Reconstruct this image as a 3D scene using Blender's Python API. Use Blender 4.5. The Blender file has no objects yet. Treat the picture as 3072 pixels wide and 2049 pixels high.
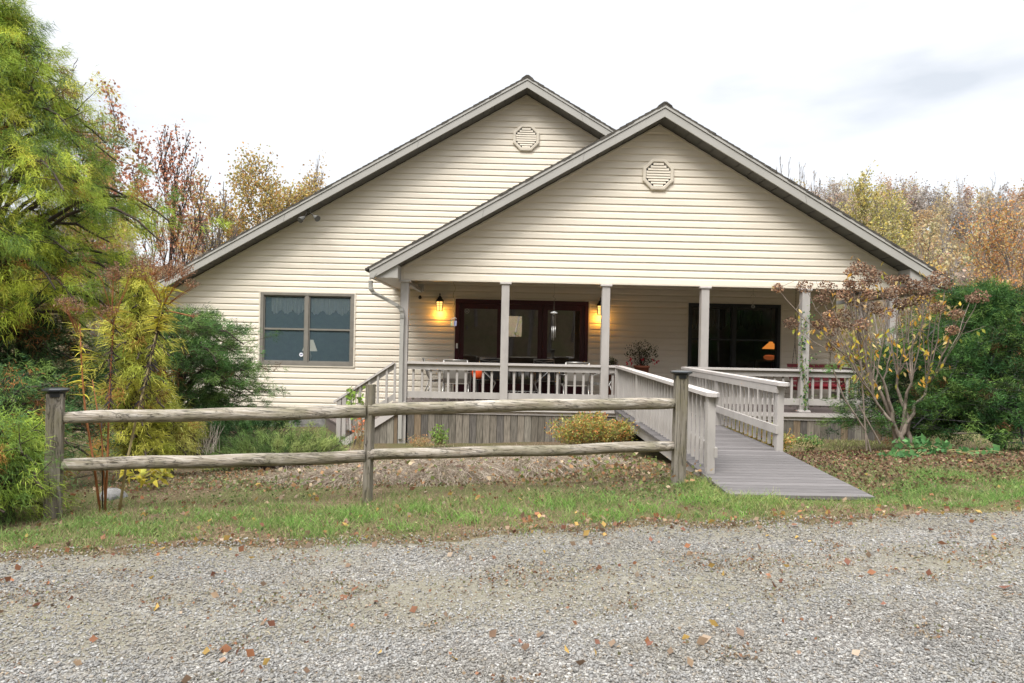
import bpy, math, random
import numpy as np
from math import radians as R, sin, cos, pi
random.seed(7)
RNG = np.random.default_rng(11)
COL = bpy.context.scene.collection

# ------------------------------------------------------------------ camera model (also used to survey points off the photo)
F_PX, CX, CY, CAMZ = 2048.0, 1536.0, 1024.5, 1.6
YAW, ROLL = 0.012, 0.0203
_F = np.array([sin(YAW), cos(YAW), 0.0]); _R0 = np.array([cos(YAW), -sin(YAW), 0.0]); _U0 = np.array([0, 0, 1.0])
_Rv = cos(ROLL) * _R0 + sin(ROLL) * _U0
_Uv = cos(ROLL) * _U0 - sin(ROLL) * _R0
def at(px, py, Y):
    d = _F + (px - CX) / F_PX * _Rv - (py - CY) / F_PX * _Uv
    d = d * (Y / d[1])
    return np.array([d[0], Y, CAMZ + d[2]])
def X_(px, Y, py=1024): return float(at(px, py, Y)[0])
def Z_(px, py, Y): return float(at(px, py, Y)[2])

# ------------------------------------------------------------------ objects
def tag(o, label=None, cat=None, group=None, kind=None):
    if label: o['label'] = label
    if cat: o['category'] = cat
    if group: o['group'] = group
    if kind: o['kind'] = kind
    return o
def thing(name, loc, label, cat, group=None):
    o = bpy.data.objects.new(name, None); COL.objects.link(o); o.location = tuple(float(v) for v in loc)
    o.empty_display_size = .2
    return tag(o, label, cat, group)
def rootloc(p):
    while p is not None and p.parent is not None: p = p.parent
    return np.array(p.location) if p is not None else np.zeros(3)
def link_mesh(name, me, mat, parent):
    o = bpy.data.objects.new(name, me); COL.objects.link(o)
    if parent is not None: o.parent = parent
    if isinstance(mat, (list, tuple)):
        for m in mat: me.materials.append(m)
    elif mat is not None: me.materials.append(mat)
    return o
def np_mesh(name, V, F, mat, parent=None, col=None, smooth=False, mats_idx=None):
    """V (n,3) world coords, F (m,k) faces all of one size (or list of arrays), col per-vertex (n,3)"""
    V = np.asarray(V, float) - rootloc(parent)
    Fs = F if isinstance(F, list) else [F]
    Fs = [np.asarray(f, int) for f in Fs if len(f)]
    loops = np.concatenate([f.ravel() for f in Fs]); sizes = np.concatenate([np.full(len(f), f.shape[1]) for f in Fs])
    me = bpy.data.meshes.new(name)
    me.vertices.add(len(V)); me.vertices.foreach_set('co', V.astype(np.float32).ravel())
    me.loops.add(len(loops)); me.loops.foreach_set('vertex_index', loops.astype(np.int32))
    me.polygons.add(len(sizes)); st = np.concatenate([[0], np.cumsum(sizes)[:-1]])
    me.polygons.foreach_set('loop_start', st.astype(np.int32))
    try: me.polygons.foreach_set('loop_total', sizes.astype(np.int32))
    except Exception: pass
    if smooth: me.polygons.foreach_set('use_smooth', np.ones(len(sizes), bool))
    me.update(calc_edges=True)
    if col is not None:
        c = np.ones((len(V), 4), np.float32); c[:, :3] = col
        a = me.color_attributes.new('Col', 'FLOAT_COLOR', 'POINT'); a.data.foreach_set('color', c.ravel())
    return link_mesh(name, me, mat, parent)

class MB:
    def __init__(s): s.v = []; s.f = []; s.c = []; s.cur = None; s.sm = []
    def add(s, vs, fs, smooth=False):
        b = len(s.v); s.v += [tuple(map(float, v)) for v in vs]; s.f += [tuple(b + i for i in f) for f in fs]
        s.c += [s.cur or (1, 1, 1)] * len(vs); s.sm += [smooth] * len(fs); return s
    def box(s, x0, x1, y0, y1, z0, z1, bev=0):
        if bev:
            b = min(bev, abs(x1-x0)/3, abs(y1-y0)/3, abs(z1-z0)/3)
            vs = []
            for z, i in ((z0, b), (z0 + b, 0), (z1 - b, 0), (z1, b)):
                vs += [(x0+i+(b if i==0 else 0), y0+i, z), (x1-i-(b if i==0 else 0), y0+i, z), (x1-i, y0+i+(b if i==0 else 0), z), (x1-i, y1-i-(b if i==0 else 0), z),
                       (x1-i-(b if i==0 else 0), y1-i, z), (x0+i+(b if i==0 else 0), y1-i, z), (x0+i, y1-i-(b if i==0 else 0), z), (x0+i, y0+i+(b if i==0 else 0), z)]
            fs = []
            for k in range(3):
                for j in range(8): fs.append((k*8+j, k*8+(j+1) % 8, (k+1)*8+(j+1) % 8, (k+1)*8+j))
            fs += [tuple(range(7, -1, -1)), tuple(range(24, 32))]
            return s.add(vs, fs)
        return s.add([(x0,y0,z0),(x1,y0,z0),(x1,y1,z0),(x0,y1,z0),(x0,y0,z1),(x1,y0,z1),(x1,y1,z1),(x0,y1,z1)],
                     [(0,3,2,1),(4,5,6,7),(0,1,5,4),(1,2,6,5),(2,3,7,6),(3,0,4,7)])
    def hexa(s, P): # 8 points bottom 4 ccw, top 4
        return s.add(P, [(0,3,2,1),(4,5,6,7),(0,1,5,4),(1,2,6,5),(2,3,7,6),(3,0,4,7)])
    def beam(s, p, q, w, h, up=(0, 0, 1)):
        p = np.array(p, float); q = np.array(q, float); d = q - p; d /= np.linalg.norm(d)
        a = np.cross(d, up); n = np.linalg.norm(a)
        a = np.array([1., 0, 0]) if n < 1e-6 else a / n
        b = np.cross(a, d)
        P = [p - a*w/2 - b*h/2, p + a*w/2 - b*h/2, p + a*w/2 + b*h/2, p - a*w/2 + b*h/2]
        Q = [x + (q - p) for x in P]
        return s.add(P + Q, [(0,1,2,3),(7,6,5,4),(0,4,5,1),(1,5,6,2),(2,6,7,3),(3,7,4,0)])
    def tube(s, pts, rad, n=8, cap=True, smooth=True):
        pts = [np.array(p, float) for p in pts]; m = len(pts)
        rad = [rad] * m if np.isscalar(rad) else list(rad)
        vs = []; prev = None
        for i, p in enumerate(pts):
            d = pts[min(i+1, m-1)] - pts[max(i-1, 0)]; d /= (np.linalg.norm(d) + 1e-9)
            if prev is None: ref = np.array([0, 0, 1.]) if abs(d[2]) < .9 else np.array([1., 0, 0]); a = np.cross(d, ref)
            else: a = prev - d * np.dot(prev, d)
            a /= (np.linalg.norm(a) + 1e-9); prev = a; b = np.cross(d, a)
            for k in range(n):
                t = 2*pi*k/n; vs.append(p + rad[i]*(cos(t)*a + sin(t)*b))
        fs = [(i*n+k, i*n+(k+1) % n, (i+1)*n+(k+1) % n, (i+1)*n+k) for i in range(m-1) for k in range(n)]
        s.add(vs, fs, smooth)
        if cap:
            b0 = len(s.v) - len(vs)
            s.f += [tuple(b0+k for k in range(n-1, -1, -1)), tuple(b0+(m-1)*n+k for k in range(n))]; s.sm += [False, False]
        return s
    def lathe(s, c, prof, n=16, smooth=True): # prof [(r,z)]
        pr = [(max(r, 1e-4), z) for r, z in prof]
        vs = [(c[0]+r*cos(2*pi*k/n), c[1]+r*sin(2*pi*k/n), c[2]+z) for r, z in pr for k in range(n)]
        fs = [(i*n+k, i*n+(k+1) % n, (i+1)*n+(k+1) % n, (i+1)*n+k) for i in range(len(pr)-1) for k in range(n)]
        fs += [tuple(range(n-1, -1, -1)), tuple((len(pr)-1)*n+k for k in range(n))]
        return s.add(vs, fs, smooth)
    def prism(s, poly, y0, y1): # poly of (x,z), extruded in y ; ccw seen from -y
        n = len(poly)
        vs = [(x, y0, z) for x, z in poly] + [(x, y1, z) for x, z in poly]
        fs = [tuple(range(n)), tuple(range(2*n-1, n-1, -1))] + [(i, i+n, (i+1) % n+n, (i+1) % n) for i in range(n)]
        return s.add(vs, fs)
    def build(s, name, mat, parent=None, colors=False):
        me = bpy.data.meshes.new(name); o0 = rootloc(parent)
        me.from_pydata([(a-o0[0], b-o0[1], c-o0[2]) for a, b, c in s.v], [], s.f)
        me.polygons.foreach_set('use_smooth', s.sm)
        if colors:
            c = np.ones((len(s.v), 4), np.float32); c[:, :3] = s.c
            a = me.color_attributes.new('Col', 'FLOAT_COLOR', 'POINT'); a.data.foreach_set('color', c.ravel())
        me.update()
        import bmesh
        bm = bmesh.new(); bm.from_mesh(me); bmesh.ops.recalc_face_normals(bm, faces=bm.faces); bm.to_mesh(me); bm.free()
        return link_mesh(name, me, mat, parent)
def copy_tree(o, parent=None):
    c = o.copy(); COL.objects.link(c)
    if parent is not None: c.parent = parent
    for ch in [x for x in bpy.data.objects if x.parent == o]: copy_tree(ch, c)
    return c

# ------------------------------------------------------------------ materials
def mat_new(name):
    m = bpy.data.materials.new(name); m.use_nodes = True; nt = m.node_tree
    return m, nt, nt.nodes['Principled BSDF']
def N(nt, t, **kw):
    n = nt.nodes.new(t)
    for k, v in kw.items():
        if k.startswith('i_'):
            key = k[2:]; n.inputs[int(key) if key.isdigit() else key.replace('_', ' ')].default_value = v
        else: setattr(n, k, v)
    return n
def ramp(nt, stops):
    r = nt.nodes.new('ShaderNodeValToRGB'); e = r.color_ramp.elements
    while len(e) < len(stops): e.new(.5)
    for i, (p, c) in enumerate(stops): e[i].position = p; e[i].color = (*c, 1) if len(c) == 3 else c
    return r
def coords(nt, scale=(1, 1, 1), kind='Object'):
    tc = N(nt, 'ShaderNodeTexCoord'); mp = N(nt, 'ShaderNodeMapping'); mp.inputs['Scale'].default_value = scale
    nt.links.new(tc.outputs[kind], mp.inputs[0]); return mp.outputs[0]
def simple(name, c, rough=.6, spec=.3, metal=0, var=.12, nscale=6, stretch=(1, 1, 1), bump=0, bscale=60, dirt=None):
    m, nt, b = mat_new(name); L = nt.links.new
    v = coords(nt, stretch)
    n1 = N(nt, 'ShaderNodeTexNoise', i_Scale=nscale, i_Detail=6.0, i_Roughness=.6); L(v, n1.inputs['Vector'])
    lo = tuple(max(0, x*(1-var)) for x in c); hi = tuple(min(1, x*(1+var)) for x in c)
    r = ramp(nt, [(.3, lo), (.7, hi)]); L(n1.outputs[0], r.inputs[0])
    out = r.outputs[0]
    if dirt:
        n2 = N(nt, 'ShaderNodeTexNoise', i_Scale=dirt[2], i_Detail=8.0, i_Roughness=.7); L(v, n2.inputs['Vector'])
        rr = ramp(nt, [(dirt[3], (0, 0, 0)), (dirt[3]+.15, (1, 1, 1))]); L(n2.outputs[0], rr.inputs[0])
        mx = N(nt, 'ShaderNodeMixRGB'); mu = N(nt, 'ShaderNodeMath', operation='MULTIPLY'); mu.inputs[1].default_value = dirt[1]
        L(rr.outputs[0], mu.inputs[0]); L(mu.outputs[0], mx.inputs[0]); L(out, mx.inputs[1]); mx.inputs[2].default_value = (*dirt[0], 1); out = mx.outputs[0]
    L(out, b.inputs['Base Color']); b.inputs['Roughness'].default_value = rough
    b.inputs['Specular IOR Level'].default_value = spec; b.inputs['Metallic'].default_value = metal
    if bump:
        n3 = N(nt, 'ShaderNodeTexNoise', i_Scale=bscale, i_Detail=5.0); L(v, n3.inputs['Vector'])
        bp = N(nt, 'ShaderNodeBump'); bp.inputs['Strength'].default_value = bump; bp.inputs['Distance'].default_value = .01
        L(n3.outputs[0], bp.inputs['Height']); L(bp.outputs[0], b.inputs['Normal'])
    return m
def foliage_mat(name, trans=.35, rough=.6):
    m, nt, b = mat_new(name); L = nt.links.new
    a = N(nt, 'ShaderNodeVertexColor'); a.layer_name = 'Col'
    L(a.outputs[0], b.inputs['Base Color']); b.inputs['Roughness'].default_value = rough; b.inputs['Specular IOR Level'].default_value = .2
    t = N(nt, 'ShaderNodeBsdfTranslucent'); L(a.outputs[0], t.inputs[0])
    mx = N(nt, 'ShaderNodeMixShader'); mx.inputs[0].default_value = trans
    out = nt.nodes['Material Output']; L(b.outputs[0], mx.inputs[1]); L(t.outputs[0], mx.inputs[2]); L(mx.outputs[0], out.inputs[0])
    return m
def vcol_mat(name, rough=.8, spec=.2, nscale=30, var=.25, bump=.3, stretch=(1, 1, 1)):
    m, nt, b = mat_new(name); L = nt.links.new
    a = N(nt, 'ShaderNodeVertexColor'); a.layer_name = 'Col'
    v = coords(nt, stretch); n1 = N(nt, 'ShaderNodeTexNoise', i_Scale=nscale, i_Detail=6.0); L(v, n1.inputs['Vector'])
    r = ramp(nt, [(.3, (1-var,)*3), (.7, (1+0*var,)*3)]); L(n1.outputs[0], r.inputs[0])
    mx = N(nt, 'ShaderNodeMixRGB', blend_type='MULTIPLY'); mx.inputs[0].default_value = 1; L(a.outputs[0], mx.inputs[1]); L(r.outputs[0], mx.inputs[2])
    L(mx.outputs[0], b.inputs['Base Color']); b.inputs['Roughness'].default_value = rough; b.inputs['Specular IOR Level'].default_value = spec
    if bump:
        bp = N(nt, 'ShaderNodeBump'); bp.inputs['Strength'].default_value = bump; bp.inputs['Distance'].default_value = .01
        L(n1.outputs[0], bp.inputs['Height']); L(bp.outputs[0], b.inputs['Normal'])
    return m
def wood_mat(name, cols, ringscale=(6, 6, .6), rough=.85, bump=.4, streak=40, moss=None):
    """weathered wood with grain running along the stretched axis"""
    m, nt, b = mat_new(name); L = nt.links.new
    v = coords(nt, ringscale)
    n1 = N(nt, 'ShaderNodeTexNoise', i_Scale=streak/8, i_Detail=10.0, i_Roughness=.7, i_Distortion=.6); L(v, n1.inputs['Vector'])
    k = len(cols); r = ramp(nt, [(.28 + .44*i/(k-1), c) for i, c in enumerate(cols)]); L(n1.outputs[0], r.inputs[0])
    out = r.outputs[0]
    n4 = N(nt, 'ShaderNodeTexNoise', i_Scale=1.7, i_Detail=3.0); L(coords(nt), n4.inputs['Vector'])
    if moss:
        rr = ramp(nt, [(.45, (0, 0, 0)), (.65, (.75,)*3)]); L(n4.outputs[0], rr.inputs[0])
        mx = N(nt, 'ShaderNodeMixRGB'); L(rr.outputs[0], mx.inputs[0]); L(out, mx.inputs[1]); mx.inputs[2].default_value = (*moss, 1); out = mx.outputs[0]
    L(out, b.inputs['Base Color']); b.inputs['Roughness'].default_value = rough; b.inputs['Specular IOR Level'].default_value = .2
    bp = N(nt, 'ShaderNodeBump'); bp.inputs['Strength'].default_value = bump; bp.inputs['Distance'].default_value = .01
    L(n1.outputs[0], bp.inputs['Height']); L(bp.outputs[0], b.inputs['Normal'])
    return m
def glass_mat(name, tint, alpha, refl_rough=.02, ior=1.5):
    """pane: tinted see-through film + mirror reflection"""
    m, nt, b = mat_new(name); L = nt.links.new
    b.inputs['Base Color'].default_value = (*tint, 1); b.inputs['Roughness'].default_value = .5; b.inputs['Specular IOR Level'].default_value = 0
    tr = N(nt, 'ShaderNodeBsdfTransparent'); mx = N(nt, 'ShaderNodeMixShader'); mx.inputs[0].default_value = alpha
    L(tr.outputs[0], mx.inputs[1]); L(b.outputs[0], mx.inputs[2])
    gl = N(nt, 'ShaderNodeBsdfGlossy'); gl.inputs['Roughness'].default_value = refl_rough; gl.inputs['Color'].default_value = (1, 1, 1, 1)
    fr = N(nt, 'ShaderNodeFresnel'); fr.inputs[0].default_value = ior
    m2 = N(nt, 'ShaderNodeMixShader'); L(fr.outputs[0], m2.inputs[0]); L(mx.outputs[0], m2.inputs[1]); L(gl.outputs[0], m2.inputs[2])
    L(m2.outputs[0], nt.nodes['Material Output'].inputs[0]); return m
def emit_mat(name, c, s):
    m, nt, b = mat_new(name); b.inputs['Base Color'].default_value = (*c, 1)
    b.inputs['Emission Color'].default_value = (*c, 1); b.inputs['Emission Strength'].default_value = s; return m

M = {}
M['siding'] = simple('cream vinyl siding', (.735, .672, .565), rough=.5, spec=.35, var=.045, nscale=3, stretch=(.25, 1, 1), bump=.05, bscale=14, dirt=((.50, .44, .34), .35, 1.1, .55))
M['vent'] = simple('tan vinyl vent', (.66, .60, .50), rough=.5, var=.05)
M['trim'] = simple('grey aluminium trim', (.36, .35, .325), rough=.5, spec=.4, var=.06, nscale=2)
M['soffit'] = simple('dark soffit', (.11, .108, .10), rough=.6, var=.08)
M['rail'] = simple('painted taupe wood', (.385, .363, .342), rough=.55, spec=.3, var=.10, nscale=5, stretch=(1, 1, .4), bump=.08, bscale=40, dirt=((.22, .20, .18), .5, 2.2, .6))
M['cap'] = simple('painted rail cap', (.47, .44, .42), rough=.5, spec=.35, var=.07, nscale=5, bump=.05, dirt=((.25, .22, .2), .5, 3.2, .62))
M['deckpaint'] = simple('grey brown deck paint', (.14, .115, .11), rough=.5, var=.12, nscale=4, stretch=(.3, 4, 1), bump=.1)
M['rampdeck'] = simple('weathered ramp boards', (.115, .108, .108), rough=.6, var=.16, nscale=5, stretch=(.6, 14, 1), bump=.3, bscale=30, dirt=((.08, .075, .07), .6, 1.6, .55))
M['maroon'] = simple('maroon door paint', (.052, .009, .015), rough=.35, spec=.35, var=.1)
M['darkframe'] = simple('dark bronze frame', (.02, .022, .025), rough=.4, spec=.4)
M['winframe'] = simple('taupe window frame', (.20, .185, .16), rough=.5, spec=.3)
M['plaster'] = simple('interior plaster', (.30, .27, .23), rough=.9)
M['floorwood'] = simple('interior floor', (.16, .10, .06), rough=.4)
M['glass_door'] = glass_mat('door glass', (.03, .03, .03), .25, refl_rough=0.0, ior=2.1)
M['glass_dark'] = glass_mat('dark window glass', (.01, .016, .016), .45, ior=1.45)
M['glass_blue'] = glass_mat('window glass with insect screen', (.12, .175, .205), .46, ior=1.45)
M['black'] = simple('black metal', (.012, .012, .013), rough=.4, spec=.5)
M['blackcap'] = simple('black plastic cap', (.015, .018, .022), rough=.3, spec=.5)
M['sling'] = simple('mesh sling fabric', (.16, .145, .125), rough=.8, nscale=200, var=.3)
M['slingdark'] = simple('dark sling fabric', (.05, .048, .045), rough=.8, nscale=200, var=.3)
M['alu'] = simple('brushed metal', (.45, .44, .42), rough=.35, metal=.8, var=.05)
M['red'] = simple('red painted wood', (.20, .012, .02), rough=.5, spec=.4, var=.2)
M['orange'] = simple('orange plastic', (.75, .09, .02), rough=.5)
M['terracotta'] = simple('terracotta', (.25, .09, .05), rough=.8)
M['chain'] = simple('rusty chain', (.07, .045, .03), rough=.7)
M['rope'] = simple('pale cord', (.35, .32, .27), rough=.8)
M['lace'] = simple('lace curtain', (.85, .88, .87), rough=.9, var=.25, nscale=60)
M['bark'] = simple('brown bark', (.055, .042, .033), rough=.95, var=.4, nscale=20, stretch=(1, 1, .3), bump=.6, bscale=30)
M['barkgrey'] = simple('grey bark', (.15, .13, .115), rough=.95, var=.4, nscale=15, stretch=(1, 1, .3), bump=.4, bscale=30)
M['barkpale'] = simple('pale peeling bark', (.20, .165, .135), rough=.9, var=.35, nscale=25, stretch=(1, 1, .4), bump=.5, bscale=40)
M['stemred'] = simple('rusty stalk', (.30, .12, .045), rough=.7, var=.3, nscale=12)
M['stemtan'] = simple('tan stalk', (.33, .27, .13), rough=.8, var=.3)
M['rock'] = simple('grey limestone', (.22, .215, .21), rough=.9, var=.35, nscale=9, bump=.8, bscale=25)
M['leaf'] = foliage_mat('leaves'); M['needle'] = foliage_mat('needles', .3, .7)
M['petal'] = foliage_mat('dry blooms', .25, .9)
M['blade'] = foliage_mat('grass blades', .3, .7)
M['stone'] = vcol_mat('gravel stones', rough=.85, nscale=60, bump=.2)
M['plank'] = vcol_mat('weathered planks', rough=.9, nscale=6, var=.55, stretch=(9, 9, .8), bump=.5)
def log_mat(name, cols, axis, moss, crack=.75):
    m, nt, b = mat_new(name); L = nt.links.new
    f = lambda a, c: tuple(a if k == axis else c for k in range(3))
    def noise(sc, detail, rough=.6, dist=0):
        n = N(nt, 'ShaderNodeTexNoise', i_Scale=1.0, i_Detail=detail, i_Roughness=rough, i_Distortion=dist); L(coords(nt, sc), n.inputs['Vector']); return n.outputs[0]
    a1 = noise(f(1.4, 26), 8.0, .7, .3); a2 = noise(f(2.5, 70), 4.0, .6, .2); a3 = noise((2.6,)*3, 6.0, .65); a4 = noise(f(.9, 14), 5.0, .6, 1.2)
    r = ramp(nt, [(.28 + .42*i/(len(cols)-1), c) for i, c in enumerate(cols)]); L(a1, r.inputs[0])
    rm = ramp(nt, [(.44, (0,)*3), (.62, (.8,)*3)]); L(a3, rm.inputs[0]); mx = N(nt, 'ShaderNodeMixRGB'); L(rm.outputs[0], mx.inputs[0]); L(r.outputs[0], mx.inputs[1]); mx.inputs[2].default_value = (*moss, 1)
    rc = ramp(nt, [(.30, (.25,)*3), (.40, (1,)*3)]); L(a2, rc.inputs[0]); m2 = N(nt, 'ShaderNodeMixRGB', blend_type='MULTIPLY'); m2.inputs[0].default_value = crack; L(mx.outputs[0], m2.inputs[1]); L(rc.outputs[0], m2.inputs[2])
    rd = ramp(nt, [(.485, (1,)*3), (.5, (.18,)*3), (.515, (1,)*3)]); L(a4, rd.inputs[0]); m3 = N(nt, 'ShaderNodeMixRGB', blend_type='MULTIPLY'); m3.inputs[0].default_value = crack; L(m2.outputs[0], m3.inputs[1]); L(rd.outputs[0], m3.inputs[2])
    L(m3.outputs[0], b.inputs['Base Color']); b.inputs['Roughness'].default_value = .9; b.inputs['Specular IOR Level'].default_value = .15
    ad = N(nt, 'ShaderNodeMath', operation='MULTIPLY'); L(a1, ad.inputs[0]); L(rc.outputs[0], ad.inputs[1]); a5 = N(nt, 'ShaderNodeMath', operation='MULTIPLY'); L(ad.outputs[0], a5.inputs[0]); L(rd.outputs[0], a5.inputs[1])
    bp = N(nt, 'ShaderNodeBump'); bp.inputs['Strength'].default_value = 1.0; bp.inputs['Distance'].default_value = .012; L(a5.outputs[0], bp.inputs['Height']); L(bp.outputs[0], b.inputs['Normal']); return m
M['post'] = log_mat('grey fence post', [(.11, .095, .08), (.20, .18, .15), (.30, .275, .24)], 2, (.16, .145, .09))
M['lograil'] = log_mat('weathered log rail', [(.13, .105, .08), (.24, .205, .16), (.36, .325, .28), (.47, .44, .40)], 0, (.19, .175, .12))
M['rampboard'] = vcol_mat('ramp boards', rough=.6, nscale=3, var=.35, stretch=(2, 40, 2), bump=.4)
# ------------------------------------------------------------------ vegetation generators
def unit(v): return v / (np.linalg.norm(v, axis=-1, keepdims=True) + 1e-9)
def rand_dirs(n, rng=RNG): return unit(rng.normal(size=(n, 3)))
def pick(cols, n, rng=RNG, w=None, jit=.18):
    c = np.array(cols, float); i = rng.choice(len(c), n, p=None if w is None else np.array(w)/np.sum(w))
    return np.clip(c[i] * (1 + rng.normal(size=(n, 1)) * jit), .003, 1)
def leaves_mesh(name, P, D, size, cols, mat, parent=None, aspect=.5, rng=RNG, fold=.25):
    """each leaf is a 6-vertex folded blade: base, two sides, tip; D is its long axis"""
    n = len(P); D = unit(D); s = np.broadcast_to(size, (n,))[:, None]
    W = unit(np.cross(D, rand_dirs(n, rng))); Nn = np.cross(D, W)
    V = np.stack([P, P + D*s*.45 + W*s*aspect*.5 + Nn*s*fold*.3, P + D*s*.5, P + D*s*.45 - W*s*aspect*.5 + Nn*s*fold*.3, P + D*s - Nn*s*fold*.3], 1)
    b = np.arange(n)[:, None]*5
    F = np.concatenate([b + np.array([[0, 1, 2]]), b + np.array([[0, 2, 3]]), b + np.array([[1, 4, 2]]), b + np.array([[2, 4, 3]])])
    return np_mesh(name, V.reshape(-1, 3), F, mat, parent, col=np.repeat(cols, 5, 0))
def strands_arr(P, D, length, width, droop, cols, rng=RNG, segs=3, curl=.15, tip=.25):
    n = len(P); D = unit(D); Ln = np.broadcast_to(length, (n,))[:, None]; w = np.broadcast_to(width, (n,))[:, None]
    side = unit(np.cross(D, rand_dirs(n, rng))); cur = P.copy(); d = D.copy(); rings = []
    k = rand_dirs(n, rng)*curl
    for i in range(segs+1):
        t = i/segs; ww = w*(1-(1-tip)*t)*.5
        rings.append(cur - side*ww); rings.append(cur + side*ww)
        d = unit(d + np.array([0, 0, -1.])*np.broadcast_to(droop, (n,))[:, None]/segs + k/segs); cur = cur + d*Ln/segs
    V = np.stack(rings, 1); m = 2*(segs+1); b = np.arange(n)[:, None]*m
    F = np.concatenate([b + np.array([[2*i, 2*i+1, 2*i+3, 2*i+2]]) for i in range(segs)])
    return V.reshape(-1, 3), F, np.repeat(cols, m, 0)
def strands_mesh(name, mat, parent, *a, **k):
    V, F, C = strands_arr(*a, **k); return np_mesh(name, V, F, mat, parent, col=C)
def segs_mesh(name, segs, mat, parent=None, sides=4):
    """segs: list of (p0,p1,r0,r1) -> one mesh of tapered prisms"""
    A = np.array([s[0] for s in segs]); B = np.array([s[1] for s in segs]); r0 = np.array([s[2] for s in segs])[:, None]; r1 = np.array([s[3] for s in segs])[:, None]
    V, F = segs_arr(A, B, r0, r1, sides); return np_mesh(name, V, F, mat, parent, smooth=True)
def segs_arr(A, B, r0, r1, sides=4):
    D = unit(B - A); ref = np.where(np.abs(D[:, 2:3]) < .9, np.array([[0, 0, 1.]]), np.array([[1., 0, 0]]))
    a = unit(np.cross(D, ref)); b = np.cross(D, a); V = []
    for P, r in ((A - D*r0*.3, r0), (B + D*r1*.3, r1)):
        for k in range(sides):
            t = 2*pi*k/sides; V.append(P + r*(cos(t)*a + sin(t)*b))
    V = np.stack(V, 1); n = len(A); bb = np.arange(n)[:, None]*2*sides
    F = np.concatenate([bb + np.array([[k, (k+1) % sides, (k+1) % sides + sides, k+sides]]) for k in range(sides)])
    return V.reshape(-1, 3), F
def grow(base, direction, length, radius, rnd, levels, kids=(4, 4, 4), ang=(.5, .6, .7), shrink=.62, up=.12, wob=.12, taper=.55, nseg=5, start=.3, segs=None, tips=None, lvl=0, minr=.004):
    """recursive limbs; returns segs and twig points (p, dir, lvl)"""
    if segs is None: segs = []; tips = []
    p = np.array(base, float); d = np.array(direction, float); d /= np.linalg.norm(d); pts = [p.copy()]; ds = []
    for i in range(nseg):
        d = d + np.array([rnd.gauss(0, wob), rnd.gauss(0, wob), rnd.gauss(0, wob*.6) + up*(lvl > 0)]); d /= np.linalg.norm(d)
        q = p + d*length/nseg
        r0 = radius*(1-(1-taper)*i/nseg); r1 = radius*(1-(1-taper)*(i+1)/nseg)
        segs.append((p, q, max(r0, minr), max(r1, minr))); p = q; pts.append(p.copy()); ds.append(d.copy())
        if lvl >= levels-1: tips.append((p.copy(), d.copy(), lvl))
    if lvl < levels:
        kmax = kids[min(lvl, len(kids)-1)]
        for c in range(kmax):
            t = start + (1-start)*(c+rnd.random()*.9)/kmax; i = min(int(t*nseg), nseg-1)
            bp = pts[i] + (pts[i+1]-pts[i])*(t*nseg-i); bd = ds[i]
            a = ang[min(lvl, len(ang)-1)]*(.7+.6*rnd.random()); az = rnd.random()*2*pi + c*2.4
            u = np.cross(bd, [0, 0, 1.] if abs(bd[2]) < .95 else [1., 0, 0]); u /= np.linalg.norm(u); v = np.cross(bd, u)
            nd = bd*cos(a) + (u*cos(az) + v*sin(az))*sin(a)
            grow(bp, nd, length*shrink*(1.15-.45*t)*(.8+.4*rnd.random()), radius*taper*.75*(1.1-.5*t), rnd, levels, kids, ang, shrink, up, wob, taper, max(3, nseg-1), .25, segs, tips, lvl+1, minr)
    return segs, tips
def decid(name, base, height, rnd_seed, label, group, cols, w=None, leafsize=.09, per=6, levels=3, kids=(9, 5, 4), ang=(.55, .6, .7), crown=.42, trunk_r=.12, bark='barkgrey', spreadj=.25, lean=(0, 0), cat='tree', density=1.0, start=.3, minr=.008, up=.15, nseg=6, shrink=None):
    rnd = random.Random(rnd_seed); rng = np.random.default_rng(rnd_seed)
    segs, tips = grow(base, (lean[0], lean[1], 1), height*.93, trunk_r, rnd, levels, kids, ang, shrink or crown, up, .06, .35, nseg, start, minr=minr)
    t = thing(name, base, label, cat, group)
    segs_mesh('trunk', segs, M[bark], t, 5)
    if per > 0:
        P = np.array([x[0] for x in tips]); D = np.array([x[1] for x in tips])
        keep = rng.random(len(P)) < density; P = P[keep]; D = D[keep]
        k = len(P)*per; P = np.repeat(P, per, 0) + rng.normal(size=(k, 3))*spreadj; D = np.repeat(D, per, 0)*.3 + rand_dirs(k, rng) + [0, 0, -.3]
        leaves_mesh('crown', P, D, leafsize*(.6+.8*rng.random(k)), pick(cols, k, rng, w), M['leaf'], t, .7, rng)
    return t
def blob_points(n, spec, rng):
    """points in a union of ellipsoids [(cx,cy,cz,rx,ry,rz,weight)], biased to the shell"""
    s = np.array(spec, float); i = rng.choice(len(s), n, p=s[:, 6]/s[:, 6].sum()); d = rand_dirs(n, rng)
    r = rng.random((n, 1))**(1/2.2); return s[i, :3] + d*r*s[i, 3:6], d, r, i

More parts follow.
